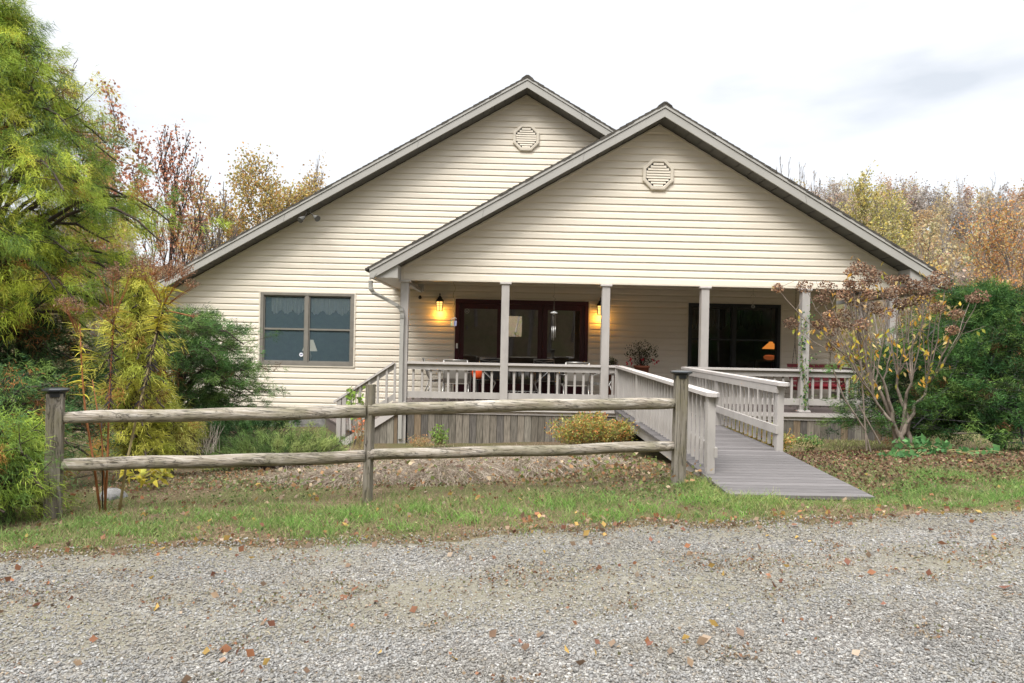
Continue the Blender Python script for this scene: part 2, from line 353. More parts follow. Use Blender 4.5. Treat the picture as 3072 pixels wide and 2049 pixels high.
def conifer_old(name, base, label, cat, tips, cols, w, rng, strand=(.16, .008, .8), per=7, jitter=.09, trunk=None, segs=None, bark='bark', group=None, rust=None, out=None, n_seg=3, spread=1.0):
    """tips: (P,D) arrays of branchlet ends carrying sprays of thread foliage"""
    P, D = tips; n = len(P); k = n*per
    tone = rng.random(n)
    c = pick(cols, n, rng, w, .1); c = np.repeat(c, per, 0)*(1+rng.normal(size=(k, 1))*.16)
    if rust is not None:
        rm = rng.random(n) < rust[1]; rmask = np.repeat(rm, per)
        c[rmask] = pick(rust[0], int(rmask.sum()), rng)
    Pk = np.repeat(P, per, 0) + rng.normal(size=(k, 3))*jitter; Dk = np.repeat(D, per, 0) + rand_dirs(k, rng)*.55*spread
    t = thing(name, base, label, cat, group)
    if segs: segs_mesh('branches', segs, M[bark], t, 5)
    strands_mesh('foliage', M['needle'], t, Pk, Dk, strand[0]*(.5+rng.random(k)), strand[1], strand[2], np.clip(c, .004, 1), rng, segs=n_seg)
    return t

def conifer(name, base, label, cat, tips, cols, w, rng, strand=(.16, .008, .8), per=7, jitter=.09, trunk=None, segs=None, bark='bark', group=None, rust=None, out=None, n_seg=3, spread=1.0, tuft=None):
    """tips: (P,D) ends of branchlets; each carries a little fan of short threads. tuft: index of the bough each tip belongs to"""
    P, D = tips; n = len(P); k = n*per
    if tuft is None: tuft = np.arange(n)//6
    nt_ = int(tuft.max())+1; tc = pick(cols, nt_, rng, w, .08)*rng.uniform(.70, 1.35, (nt_, 1)); rt = rng.random(nt_) < (rust[1] if rust else 0)
    if rust: tc[rt] = pick(rust[0], int(rt.sum()), rng)
    c = tc[tuft]*(1+rng.normal(size=(n, 1))*.12); c = np.repeat(c, per, 0)*(1+rng.normal(size=(k, 1))*.18)
    f = rng.random((k, 1)); Pk = np.repeat(P, per, 0) - np.repeat(unit(D), per, 0)*f*strand[0]*.9 + rng.normal(size=(k, 3))*jitter*.35; Dk = np.repeat(unit(D), per, 0) + rand_dirs(k, rng)*.95*spread
    t = thing(name, base, label, cat, group)
    if segs: segs_mesh('branches', segs, M[bark], t, 5)
    strands_mesh('foliage', M['needle'], t, Pk, Dk, strand[0]*(.35+.9*rng.random(k)), strand[1], strand[2], np.clip(c, .004, 1), rng, segs=n_seg, curl=.35)
    return t
# ------------------------------------------------------------------ ground
def sst(a, b, x): t = np.clip((np.asarray(x, float)-a)/(b-a), 0, 1); return t*t*(3-2*t)
def wav(x, y):
    x = np.asarray(x, float); y = np.asarray(y, float)
    return (np.sin(x*1.7+y*.9)+np.sin(x*.6-y*1.9+1.3)+.5*np.sin(3.1*x+2.3*y+.7)+.4*np.sin(5.3*x-4.1*y))/2.9
def G(x, y):
    x = np.asarray(x, float); y = np.asarray(y, float)
    near = .02 + .036*np.clip(x, -6.5, 7)
    house = np.clip(-.52+.03*(x+1), -.60, -.30)
    s = sst(7.6, 12.5, y - .1*x)
    z = near*(1-s) + house*s
    z = z + .018*wav(x*1.3, y*1.5)*sst(5.4, 6.5, y) + .004*wav(x*3, y*3)
    # land rising behind the house, and a wooded bank behind the photographer
    z = z + sst(26, 95, y)*(13 + 6*sst(5, 60, x) + 1.2*np.sin(x*.05+1)) - .6*sst(20, 30, y)
    z = z + sst(9, 45, -y)*11
    z = z - (sst(1.9, 2.3, x) - sst(3.9, 4.5, x))*(.01+(.035+.035*np.clip(x-2.3, 0, 1.6))*sst(6.3, 6.9, y)*(1-sst(9, 11, y)))*sst(2.2, 2.6, x+.3)*sst(5.9, 6.6, y)
    return z
def grid_mesh(name, xs, ys, mat, off=0.0, fn=None, cols=None):
    Xg, Yg = np.meshgrid(xs, ys); Zg = G(Xg, Yg) + off
    V = np.stack([Xg.ravel(), Yg.ravel(), Zg.ravel()], 1); nx = len(xs); ny = len(ys)
    i, j = np.meshgrid(np.arange(nx-1), np.arange(ny-1)); a = (j*nx+i).ravel()
    F = np.stack([a, a+1, a+1+nx, a+nx], 1)
    return np_mesh(name, V, F, mat, None, smooth=True)
def edgeY(x): return 5.62 + .10*np.asarray(x, float) + .07*np.sin(np.asarray(x, float)*1.9) + .04*np.sin(np.asarray(x, float)*5.3+1)

def ground_mat():
    m, nt, b = mat_new('soil litter and turf'); L = nt.links.new; v = coords(nt)
    n1 = N(nt, 'ShaderNodeTexNoise', i_Scale=38.0, i_Detail=8.0, i_Roughness=.75); L(v, n1.inputs['Vector'])
    r1 = ramp(nt, [(.3, (.035, .022, .014)), (.45, (.10, .07, .045)), (.58, (.19, .14, .09)), (.72, (.30, .24, .17))]); L(n1.outputs[0], r1.inputs[0])
    n2 = N(nt, 'ShaderNodeTexNoise', i_Scale=55.0, i_Detail=6.0, i_Roughness=.7); L(v, n2.inputs['Vector'])
    r2 = ramp(nt, [(.3, (.04, .035, .018)), (.5, (.10, .10, .04)), (.7, (.20, .18, .10))]); L(n2.outputs[0], r2.inputs[0])
    n3 = N(nt, 'ShaderNodeTexNoise', i_Scale=.9, i_Detail=5.0, i_Roughness=.65); L(v, n3.inputs['Vector'])
    r3 = ramp(nt, [(.42, (0, 0, 0)), (.6, (1, 1, 1))]); L(n3.outputs[0], r3.inputs[0])
    mx = N(nt, 'ShaderNodeMixRGB'); L(r3.outputs[0], mx.inputs[0]); L(r1.outputs[0], mx.inputs[1]); L(r2.outputs[0], mx.inputs[2])
    L(mx.outputs[0], b.inputs['Base Color']); b.inputs['Roughness'].default_value = .95; b.inputs['Specular IOR Level'].default_value = .1
    bp = N(nt, 'ShaderNodeBump'); bp.inputs['Strength'].default_value = .9; bp.inputs['Distance'].default_value = .02
    L(n1.outputs[0], bp.inputs['Height']); L(bp.outputs[0], b.inputs['Normal']); return m
def gravel_mat():
    m, nt, b = mat_new('crushed limestone'); L = nt.links.new; v = coords(nt)
    vo = N(nt, 'ShaderNodeTexVoronoi', i_Scale=52.0, i_Randomness=1.0); L(v, vo.inputs['Vector'])
    vd = N(nt, 'ShaderNodeTexVoronoi', i_Scale=52.0, feature='DISTANCE_TO_EDGE'); L(v, vd.inputs['Vector'])
    bw = N(nt, 'ShaderNodeSeparateColor'); L(vo.outputs['Color'], bw.inputs[0])
    r = ramp(nt, [(0, (.15, .14, .13)), (.4, (.23, .22, .205)), (.8, (.31, .30, .28)), (1, (.40, .39, .37))]); L(bw.outputs[0], r.inputs[0])
    re = ramp(nt, [(0, (.12, .10, .08)), (.16, (1, 1, 1))]); L(vd.outputs['Distance'], re.inputs[0])
    mu = N(nt, 'ShaderNodeMixRGB', blend_type='MULTIPLY'); mu.inputs[0].default_value = .8; L(r.outputs[0], mu.inputs[1]); L(re.outputs[0], mu.inputs[2])
    # thin soil, dry thatch and moss between the wheel tracks
    n3 = N(nt, 'ShaderNodeTexNoise', i_Scale=1.3, i_Detail=9.0, i_Roughness=.8, i_Distortion=.8); L(coords(nt, (.55, 1.3, 1)), n3.inputs['Vector'])
    sx = N(nt, 'ShaderNodeSeparateXYZ'); L(v, sx.inputs[0])
    m1 = N(nt, 'ShaderNodeMath', operation='MULTIPLY_ADD'); m1.inputs[1].default_value = -.10; L(sx.outputs[0], m1.inputs[0]); L(sx.outputs[1], m1.inputs[2])
    ban = ramp(nt, [(.0, (.02,)*3), (.30, (.07,)*3), (.46, (.26,)*3), (.62, (.24,)*3), (.74, (.12,)*3), (1, (.40,)*3)])
    mr = N(nt, 'ShaderNodeMapRange'); mr.inputs[1].default_value = 2.6; mr.inputs[2].default_value = 5.7; L(m1.outputs[0], mr.inputs[0]); L(mr.outputs[0], ban.inputs[0])
    ad = N(nt, 'ShaderNodeMath', operation='ADD'); L(n3.outputs[0], ad.inputs[0]); L(ban.outputs[0], ad.inputs[1])
    rs = ramp(nt, [(.55, (0, 0, 0)), (.76, (.92,)*3)]); L(ad.outputs[0], rs.inputs[0])
    n5 = N(nt, 'ShaderNodeTexNoise', i_Scale=70.0, i_Detail=5.0); L(v, n5.inputs['Vector'])
    r5 = ramp(nt, [(.3, (.06, .05, .035)), (.45, (.15, .135, .10)), (.57, (.20, .19, .16)), (.64, (.13, .13, .07)), (.78, (.30, .27, .22))]); L(n5.outputs[0], r5.inputs[0])
    mx = N(nt, 'ShaderNodeMixRGB'); L(rs.outputs[0], mx.inputs[0]); L(mu.outputs[0], mx.inputs[1]); L(r5.outputs[0], mx.inputs[2])
    L(mx.outputs[0], b.inputs['Base Color']); b.inputs['Roughness'].default_value = .9; b.inputs['Specular IOR Level'].default_value = .15
    bp = N(nt, 'ShaderNodeBump'); bp.inputs['Strength'].default_value = .8; bp.inputs['Distance'].default_value = .012
    L(vd.outputs['Distance'], bp.inputs['Height']); L(bp.outputs[0], b.inputs['Normal']); return m

def axis(lims): # [(a,b,step)...]
    out = []
    for a, b, s in lims: out += list(np.arange(a, b-1e-6, s))
    return np.array(out + [lims[-1][1]])
M['ground'] = ground_mat(); M['gravel'] = gravel_mat()
g = grid_mesh('ground', axis([(-400, -60, 20), (-60, -9, 3), (-9, 10, .16), (10, 60, 2.5), (60, 400, 20)]), axis([(-300, -60, 15), (-60, 2, 3), (2, 15, .14), (15, 27, .8), (27, 110, 4), (110, 500, 30)]), M['ground']); tag(g, kind='structure')
# gravel road: sheet 12 mm above the soil, ragged edge
xs = np.arange(-30, 30.01, .1); vs = []
rows = 60
E = edgeY(xs) + RNG.normal(size=len(xs))*.03
for k in range(rows+1):
    t = k/rows; y = -3 + (E+3)*t
    vs.append(np.stack([xs, y, G(xs, y) + .012 - .03*(t > .995)], 1))
V = np.concatenate(vs); nx = len(xs); i, j = np.meshgrid(np.arange(nx-1), np.arange(rows)); a = (j*nx+i).ravel()
tag(np_mesh('gravel_road', V, np.stack([a, a+1, a+1+nx, a+nx], 1), M['gravel'], None, smooth=True), kind='structure')

# loose stones: angular 9-vertex chips
def scatter_template(tv, tf, P, S, cols, rng, squash=.65):
    n = len(P); k = len(tv); a = rng.random(n)*2*pi; tl = rng.normal(size=(n, 2))*.35
    ca, sa = np.cos(a), np.sin(a); sc = S[:, None]*(.7+.6*rng.random((n, 3)))*[1, .8, squash]
    V = tv[None]*sc[:, None, :] * (1+.25*rng.normal(size=(n, k, 1)))
    V[..., 2] += V[..., 0]*tl[:, :1] + V[..., 1]*tl[:, 1:]
    x = V[..., 0]*ca[:, None]-V[..., 1]*sa[:, None]; y = V[..., 0]*sa[:, None]+V[..., 1]*ca[:, None]
    V = np.stack([x, y, V[..., 2]], -1) + P[:, None]
    F = (np.arange(n)[:, None, None]*k + np.array(tf)[None]).reshape(-1, 3)
    return V.reshape(-1, 3), F, np.repeat(cols, k, 0)
ov = np.array([(1, 0, 0), (.3, .9, .1), (-.8, .6, 0), (-.8, -.6, .1), (.3, -.9, 0), (.4, .2, .9), (-.4, .1, .8), (0, 0, -.8)])
of = [(0, 1, 5), (1, 2, 6), (1, 6, 5), (2, 3, 6), (3, 4, 6), (4, 5, 6), (4, 0, 5), (1, 0, 7), (2, 1, 7), (3, 2, 7), (4, 3, 7), (0, 4, 7)]
def in_view_x(y, rng): return (rng.random(len(y))*2-1)*(y*.88+.4)
n = 98000; yy = 2.75 + 3.2*RNG.random(n)**1.15; xx = in_view_x(yy, RNG); ok = yy < edgeY(xx)+.1
ver = sst(-.1, .7, wav(xx*1.1, yy*2.2)); band = np.exp(-((yy-.1*xx-4.35)/.33)**2); ok &= RNG.random(n) > .85*band*(.35+.65*ver); ok &= RNG.random(n) < 1-.70*sst(-.6, .08, yy-edgeY(xx)+.35*wav(xx*2.3, yy*2.9)); ok &= RNG.random(n) > .45*sst(.25, .8, wav(xx*2.1+2, yy*3.3))
xx, yy = xx[ok], yy[ok]; n = len(xx)
S = (.0055 + .0075*RNG.random(n)**1.8)
P = np.stack([xx, yy, G(xx, yy)+.012+S*.2], 1)
c = pick([(.25, .245, .235), (.31, .305, .295), (.38, .375, .36), (.20, .195, .185), (.30, .27, .23)], n, RNG, [3, 4, 1.6, 1.6, 1.6], .10)
c = c*(.92+.16*wav(xx*.9+1, yy*1.7)[:, None])*(1-.12*sst(-.2, .6, wav(xx*2.7, yy*4.1+3))[:, None]*np.array([.7, .9, 1.3]))*.93
V, F, C = scatter_template(ov, of, P, S, c, RNG)
tag(np_mesh('loose_gravel', V, F, M['stone'], None, col=C), 'pale grey crushed stone spread over the driveway', 'gravel', kind='stuff')

# grass -------------------------------------------------------------
GREEN = [(.10, .19, .04), (.15, .24, .06), (.20, .28, .09), (.28, .28, .12), (.34, .29, .16)]
STRAW = [(.42, .35, .20), (.33, .26, .15), (.50, .43, .28), (.24, .18, .10)]
def blades(name, n, xr, yf, keep, cols, w, h, wd, droop, label, cat, up=1.0, lean=.5, segs=3, seed=1):
    rng = np.random.default_rng(seed); x = xr[0] + (xr[1]-xr[0])*rng.random(n); y = yf[0] + (yf[1]-yf[0])*rng.random(n)
    k = keep(x, y, rng); x, y = x[k], y[k]; n = len(x)
    P = np.stack([x, y, G(x, y)+.014*(y < edgeY(x))], 1); D = rand_dirs(n, rng)*lean + [0, 0, up]
    o = strands_mesh(name, M['blade'], None, P, D, h*(.4+rng.random(n)), wd, droop, pick(cols, n, rng, w), rng, segs=segs)
    return tag(o, label, cat, kind='stuff')
def rampzone(x, y): return (x > 2.28) & (x < 3.82) & (y > 6.8)
def keep_turf(x, y, rng):
    e = edgeY(x); d = y - e
    dens = np.where(x < 2.4, 1.0*sst(-.12, .45, d+.18*np.sin(x*3.7)+.12*np.sin(x*9.1))*(1-sst(1.0, 1.9, d + .25*wav(x, y)))*np.where(x < -2.2, .85, 1), sst(0.0, .5, d+.2*np.sin(x*4.1))*(1-sst(1.2, 2.0, d)))
    dens = dens*(.20+.80*sst(-.35, .35, wav(x*2.3+3, y*3.1)+.3*np.sin(x*6.7+y*9))) + .05*(d > 0)
    return (rng.random(len(x)) < dens) & ~rampzone(x, y) & (y > .95*np.abs(x)*1.2)
blades('grass', 150000, (-6, 7.5), (4.9, 8.6), keep_turf, GREEN, [3, 3, 3, 2, 2], .062, .0045, .7, 'short green verge grass between the gravel and the rail fence', 'grass', seed=5)
blades('grass_tuft', 16000, (-1.9, 2.2), (5.7, 7.6), lambda x, y, r: (r.random(len(x)) < sst(.0, .9, np.sin(x*7.1+1)*np.sin(y*9.3+x*2)+.25)) & (y-edgeY(x) > .15+.1*np.sin(x*5)) & (y-edgeY(x) < .95) & ~rampzone(x, y), [(.13, .28, .05), (.18, .33, .07), (.24, .38, .10)], None, .10, .0048, .9, 'longer bright green grass tufts around the short fence post', 'grass', seed=55)
def keep_dry(x, y, rng):
    d = y - edgeY(x); dens = .75*sst(-.55, .1, d+.25*np.sin(x*2.9+1))*(.25+.75*sst(-.6, .5, wav(x*2.1, y*1.7+2))) + .20*np.exp(-((y-.1*x-4.45)/.42)**2)*(.3+.9*sst(-.3,.6,wav(x*1.3,y*2))) + .03
    return (rng.random(len(x)) < dens) & ~rampzone(x, y) & (y > .95*np.abs(x)*1.2)
blades('dry_grass', 150000, (-7, 8), (3.2, 12.5), keep_dry, STRAW + [(.14, .16, .06)], None, .045, .0035, 1.2, 'dry straw coloured thatch mixed through the verge', 'dry grass', lean=1.0, up=.5, seed=6)
# lawn beyond, right of the house
blades('lawn_grass', 50000, (4, 16), (11.5, 26), lambda x, y, r: (r.random(len(x)) < .8) & (x > 4+.6*(y-11.5)), [(.30, .30, .12), (.22, .27, .09), (.38, .34, .18)], None, .06, .012, .5, 'pale thin lawn beyond the juniper on the right', 'lawn', segs=2, seed=8)
# dead ornamental grass mats behind the fence
rng = np.random.default_rng(21); Ps = []; Ds = []
def mats(cx, cy, rx, ry, h, n):
    r = np.sqrt(rng.random(n)); a = rng.random(n)*2*pi; x = cx + rx*r*np.cos(a); y = cy + ry*r*np.sin(a)
    Ps.append(np.stack([x, y, G(x, y) + h*(1-r*r)*rng.random(n)], 1)); Ds.append(np.stack([np.cos(a)*r+rng.normal(size=n)*.4, np.sin(a)*r - .5 + rng.normal(size=n)*.3, .25+.4*rng.random(n)], 1))
for q in [(-1.6, 8.1, .75, .5, .16, 5000), (-.7, 8.3, .9, .7, .22, 8000), (.35, 8.6, .8, .6, .2, 6500), (1.1, 8.9, .6, .6, .12, 3500), (-.2, 9.3, 1.3, .6, .12, 5500), (-2.4, 8.3, .5, .5, .08, 1500)]: mats(*q)
Pm = np.concatenate(Ps); Dm = np.concatenate(Ds); nm = len(Pm)
tag(strands_mesh('dead_grass_mat', M['blade'], None, Pm, Dm, .14+.16*rng.random(nm), .0042, 1.0, pick([(.38, .31, .25), (.48, .41, .34), (.26, .20, .16), (.15, .11, .09), (.58, .51, .43), (.30, .27, .17)], nm, rng), rng, segs=4), 'matted pinkish brown dead grass lying behind the rail fence', 'dead grass', kind='stuff')
# broad-leaved weeds
def leafy(name, n, fn, cols, size, label, cat, seed, lift=.03, spread=.02):
    rng = np.random.default_rng(seed); x, y = fn(rng, n); k = ~rampzone(x, y); x, y = x[k], y[k]; n = len(x)
    P = np.stack([x, y, G(x, y) + lift*rng.random(n) + .016*(y < edgeY(x))], 1); D = rand_dirs(n, rng)*[1, 1, .35] + [0, 0, .35]
    return tag(leaves_mesh(name, P, D, size*(.5+rng.random(n)), pick(cols, n, rng), M['leaf'], None, .75, rng), label, cat, kind='stuff')
def wz(rng, n):
    cl = [(-3.3, 7.4, .9, .5), (-2.2, 7.7, .8, .4), (1.95, 7.2, .3, .35), (2.1, 6.7, .4, .25), (1.2, 6.9, .5, .2), (4.4, 6.9, .5, .3), (5.4, 7.2, .9, .5), (5.6, 9.6, .8, .4), (4.0, 9.0, .3, .9), (4.6, 8.0, .8, .5), (6.6, 9.5, .8, .6), (0, 6.3, 2.5, .4), (-3, 5.9, 1.5, .4)]
    i = rng.integers(0, len(cl), n); c = np.array(cl)[i]; g2 = rng.normal(size=(n, 2)); return c[:, 0]+c[:, 2]*g2[:, 0], c[:, 1]+c[:, 3]*g2[:, 1]
leafy('low_weeds', 7500, lambda r, n: (lambda q: (q[0], np.maximum(q[1], edgeY(q[0])+.05)))(wz(r, n)), [(.10, .18, .05), (.15, .22, .07), (.20, .25, .09), (.09, .13, .05)], .024, 'low broad leaved weeds growing through the verge', 'weeds', 31, .05)
# fallen leaves: ground litter
def lz(rng, n):
    y = 3.2 + 9*rng.random(n)**1.3; x = (rng.random(n)*2-1)*(y*.8); d = y-edgeY(x)
    k = rng.random(n) < (.05 + .05*np.exp(-((d+1.3)/.4)**2) + .9*np.exp(-((d-.05)/.35)**2)*(.3+.7*sst(-.3, .5, np.sin(x*2.3)+.4*np.sin(x*7))) + .35*(d > 0)); return x[k], y[k]
LEAFC = [(.32, .14, .07), (.25, .12, .07), (.38, .27, .18), (.44, .29, .09), (.20, .09, .06), (.36, .28, .21), (.18, .12, .08), (.27, .19, .13), (.30, .20, .14)]
leafy('fallen_leaves', 9000, lz, LEAFC, .046, 'brown and orange autumn leaves strewn on the verge and gravel', 'fallen leaves', 41, .02)
def mz(rng, n): # mulch bed right of the ramp
    x = 3.9 + 4.8*rng.random(n); y = 7.0 + 5.0*rng.random(n)**1.2 + .1*(x-4); return x, y
leafy('mulch_litter', 16000, mz, [(.10, .055, .035), (.16, .09, .05), (.22, .13, .08), (.30, .2, .13), (.06, .035, .025)], .035, 'brown bark mulch and leaf bits right of the ramp', 'mulch', 43, .03)
def mz2(rng, n):
    x = -4.5 + 6.7*rng.random(n); y = 7.4 + 5.0*rng.random(n); return x, y
leafy('leaf_mulch', 20000, mz2, [(.14, .09, .06), (.22, .16, .11), (.30, .24, .18), (.13, .14, .07), (.30, .16, .08), (.24, .22, .12)], .032, 'dull leaf litter and soil between the rail fence and the porch', 'leaf litter', 44, .03)

def hz(rng, n): # leaves caught on top of the dead grass mats
    i = rng.integers(0, 5, n); c = np.array([(-1.5, 7.9, .7, .3), (-.4, 8.2, .8, .4), (.6, 8.5, .8, .4), (1.3, 8.2, .5, .4), (1.5, 7.6, .5, .3)])[i]; q = rng.normal(size=(n, 2)); return c[:, 0]+c[:, 2]*q[:, 0], c[:, 1]+c[:, 3]*q[:, 1]
leafy('caught_leaves', 1300, hz, [(.13, .15, .05), (.20, .24, .08), (.34, .20, .10), (.16, .10, .07), (.46, .36, .24)], .05, 'curled leaves and weed sprigs caught in the matted dead grass', 'leaf litter', 47, .2)
blades('edge_tuft', 2600, (1.85, 2.75), (6.2, 7.6), lambda x, y, r: (r.random(len(x)) < .8) & (((x < 2.3) & (y > 6.5)) | (y < 6.86)) , [(.16, .28, .06), (.24, .33, .09), (.34, .34, .14)], None, .11, .0045, .9, 'green and yellow grass lapping the near left corner of the ramp', 'grass', seed=56)
blades('driveway_thatch', 70000, (-5, 6), (2.9, 5.9), lambda x, y, r: (r.random(len(x)) < .04 + .7*np.exp(-((y-.1*x-4.45)/.40)**2)*sst(-.2, .5, wav(x*1.9+1, y*2.6)) + .5*sst(.35, .8, wav(x*2.7, y*3.9+1))) & (y > 1.15*np.abs(x)*1.1), STRAW+[(.17, .19, .07), (.24, .16, .10)], None, .032, .0032, 1.6, 'dry thatch and moss scattered over the crown of the driveway', 'dry grass', lean=1.2, up=.35, seed=16)

blades('grass_tuft', 30000, (3.9, 7.5), (6.1, 8.2), lambda x, y, r: (r.random(len(x)) < sst(-.1, .8, np.sin(x*5.1+2)*np.sin(y*6.3+x)+.35)) & (y-edgeY(x) > .22+.12*np.sin(x*4)) & (y-edgeY(x) < 1.35+.25*np.sin(x*3)), [(.13, .28, .06), (.18, .31, .08), (.26, .36, .11), (.10, .20, .05)], None, .075, .0045, .9, 'bright green grass patch right of the ramp foot', 'grass', seed=57)
blades('grass_tuft', 30000, (-4.6, -1.2), (5.2, 7.2), lambda x, y, r: (r.random(len(x)) < .8*sst(.0, .9, np.sin(x*5.9+1)*np.sin(y*8.3-x)+.3)) & (y-edgeY(x) > .22+.1*np.sin(x*5)) & (y-edgeY(x) < 1.25), [(.12, .25, .05), (.17, .29, .08), (.25, .32, .10)], None, .07, .0042, .9, 'green grass tufts below the left fence rails', 'grass', seed=58)

def bz(rng, n): # brown bits and small leaf scraps along the driveway crown and the verge edge
    x = (rng.random(n)*2-1)*5.2; y = 2.9+3.1*rng.random(n)
    d = .9*np.exp(-((y-.1*x-4.5-.1*np.sin(x*1.7))/.26)**2)*sst(-.4, .5, wav(x*2.2+.5, y*3.1)) + .8*np.exp(-((y-edgeY(x)+.05)/.22)**2) + .9*sst(.42, .75, wav(x*2.9+4, y*4.6)) + .03
    k = rng.random(n) < d; return x[k], y[k]
leafy('driveway_litter', 52000, bz, [(.13, .09, .06), (.20, .14, .09), (.28, .21, .14), (.16, .16, .08), (.24, .12, .07), (.34, .28, .20)], .017, 'brown leaf scraps and weedy bits along the crown and edge of the driveway', 'leaf litter', 48, .015)
# ------------------------------------------------------------------ house
FY, WY = 14.2, 16.9            # porch front plane, house wall plane
FO, WO = 13.7, 16.4            # fascia planes
DZ = .246                      # porch floor
SL = math.tan(R(30.2))
house = thing('house', (0, WY, -.5), 'cream vinyl sided gabled house with a covered front porch', 'house')
EXP = .150
def siding(mb, y, z0, z1, xl, xr, holes=(), zref=0.0):
    """dutch lap courses; xl/xr functions of z; holes (x0,x1,z0,z1)"""
    prof = [(0, -.022), (.035, -.023), (.62, -.017), (.80, -.006), (1.0, -.004)]
    k = int(math.floor((z0-zref)/EXP)); rj = random.Random(int(y*10)); xj = [3.66*i_ for i_ in range(-4, 5)]
    while zref + k*EXP < z1:
        a = zref + k*EXP; b = a + EXP; cuts = sorted({max(a, z0), min(b, z1)} | {h[i] for h in holes for i in (2, 3) if max(a, z0) < h[i] < min(b, z1)})
        for lo, hi in zip(cuts[:-1], cuts[1:]):
            mid = (lo+hi)/2; ex = [(h[0], h[1]) for h in holes if h[2] < mid < h[3]]
            pts = sorted({lo, hi} | {a + t*EXP for t, _ in prof if lo < a + t*EXP < hi})
            def yo(z):
                t = (z-a)/EXP
                for (t0, y0), (t1, y1) in zip(prof[:-1], prof[1:]):
                    if t <= t1 + 1e-9: return y0 + (y1-y0)*(t-t0)/(t1-t0)
                return prof[-1][1]
            spans = [(None, None)]
            if ex:
                ex.sort(); spans = []; prev = None
                for e0, e1 in ex: spans.append((prev, e0)); prev = e1
                spans.append((prev, None))
            for s0, s1 in spans:
                V = []
                for z in pts:
                    x0 = xl(z) if s0 is None else s0; x1 = xr(z) if s1 is None else s1
                    if x1 < x0: x0 = x1 = (x0+x1)/2
                    V += [(x0, y+yo(z), z), (x1, y+yo(z), z)]
                F = [(2*i, 2*i+1, 2*i+3, 2*i+2) for i in range(len(pts)-1)]
                if abs(lo-a) < 1e-6: # underside lip
                    n = len(V); V += [(V[0][0], y-.002, lo), (V[1][0], y-.002, lo)]; F.append((n, n+1, 1, 0))
                mb.add(V, F)
                if abs(lo-a) < 1e-6 and hi-lo > EXP*.9:
                    off_ = (k*1.22*2.7) % 3.66
                    for xq in xj:
                        xx = xq+off_
                        if V[0][0]+.3 < xx < V[1][0]-.3: mb.add([(xx, y-.0245, lo), (xx+.35, y-.0225, lo), (xx+.35, y-.0185, lo+EXP*.6), (xx, y-.0205, lo+EXP*.6), (xx, y-.0215, lo-.0005), (xx, y-.012, lo+EXP*.6)], [(0, 1, 2, 3), (0, 3, 5, 4)])
        k += 1
# survey
mA = at(1581.5, 285, WY); fA = at(1976.6, 370.9, FY)           # wall apexes
mAf = at(1581.5, 262, WO); fAf = at(1994.8, 349.3, FO)         # fascia lower edge apexes
AX, AZ = mAf[0], mAf[2]; BX, BZ = fAf[0], fAf[2]
beamZ = Z_(1199, 840, FY)
gxl = X_(1199.5, FY); gxr = 8.22
eL, eR = X_(1100, FO, 806), X_(2854, FO, 845)
mL = X_(398, WO, 902)
DOOR = (X_(1366, WY), X_(1762, WY), DZ, Z_(1560, 902, WY)); LW = (X_(783, WY), X_(1059, WY), Z_(920, 1094, WY), Z_(920, 882, WY))
RW = (X_(2065, WY), X_(2337, WY), Z_(2200, 914, WY)-LW[3]+LW[2], Z_(2200, 914, WY))
mwl = mL + .45; mwr = gxr
mb = MB(); siding(mb, WY, -.12, AZ, lambda z: max(mwl, AX-(AZ-z)/SL-.0), lambda z: min(mwr, AX+(AZ-z)/SL), [DOOR, LW, RW], zref=Z_(1800, 1078, WY))
mb.build('wall', M['siding'], house)
mb = MB(); siding(mb, FY, beamZ+.03, BZ, lambda z: max(gxl, BX-(BZ-z)/SL), lambda z: min(gxr, BX+(BZ-z)/SL), zref=beamZ+.03)
mb.build('gable_wall', M['siding'], house)
# J-channels hugging the rakes, corner trim
mb = MB()
for (ax, az, y, xl, xr) in ((AX, AZ, WY, mwl, BX), (BX, BZ, FY, gxl, gxr)):
    for s, xe in ((-1, xl), (1, xr)):
        mb.beam((ax, y-.022, az-.03), (xe, y-.022, az-.03-abs(xe-ax)*SL), .03, .03, (0, 0, 1))
mb.box(gxl-.0, gxl+.06, FY-.03, FY+.0, beamZ, BZ-(BX-gxl)*SL+.0)
mb.box(gxl, gxr, FY-.028, FY+.02, beamZ, beamZ+.03)
mb.build('siding_trim', M['vent'], house)
mb = MB(); mb.box(mwr-.09, mwr+.02, WY-.035, WY+.1, DZ, 3.05); mb.build('corner_board', M['vent'], house)
# body of the house behind the siding
mb = MB()
T = .12
def wall_with_holes(mb, y0, y1, x0, x1, z0, z1, holes):
    xs_ = sorted({x0, x1} | {h[0] for h in holes} | {h[1] for h in holes})
    for a, b in zip(xs_[:-1], xs_[1:]):
        hs = sorted([(h[2], h[3]) for h in holes if h[0] < (a+b)/2 < h[1]]); z = z0
        for h0, h1 in hs: 
            if h0 > z: mb.box(a, b, y0, y1, z, h0)
            z = h1
        mb.box(a, b, y0, y1, z, z1)
RWIN = (X_(1519, 22.0), X_(1565, 22.0), Z_(1540, 1010, 22.0), Z_(1540, 948, 22.0))
wall_with_holes(mb, WY+.004, WY+T, mwl, mwr, -.5, 3.0, [DOOR, LW, RW])
wall_with_holes(mb, 22.0, 22.15, mwl, mwr, -.8, 3.0, [RWIN])
mb.box(mwl, mwl+.12, WY+T, 22.0, -.8, 3.0); mb.box(mwr-.12, mwr, WY+T, 22.0, -.8, 3.0)
xa, xb = LW[1]+.55, LW[1]+.65
mb.box(xa, xb, WY+T, 22.0, .0, 2.98); xc = DOOR[1]+.6; mb.box(xc, xc+.1, WY+T, 19.0, .25, 2.98)
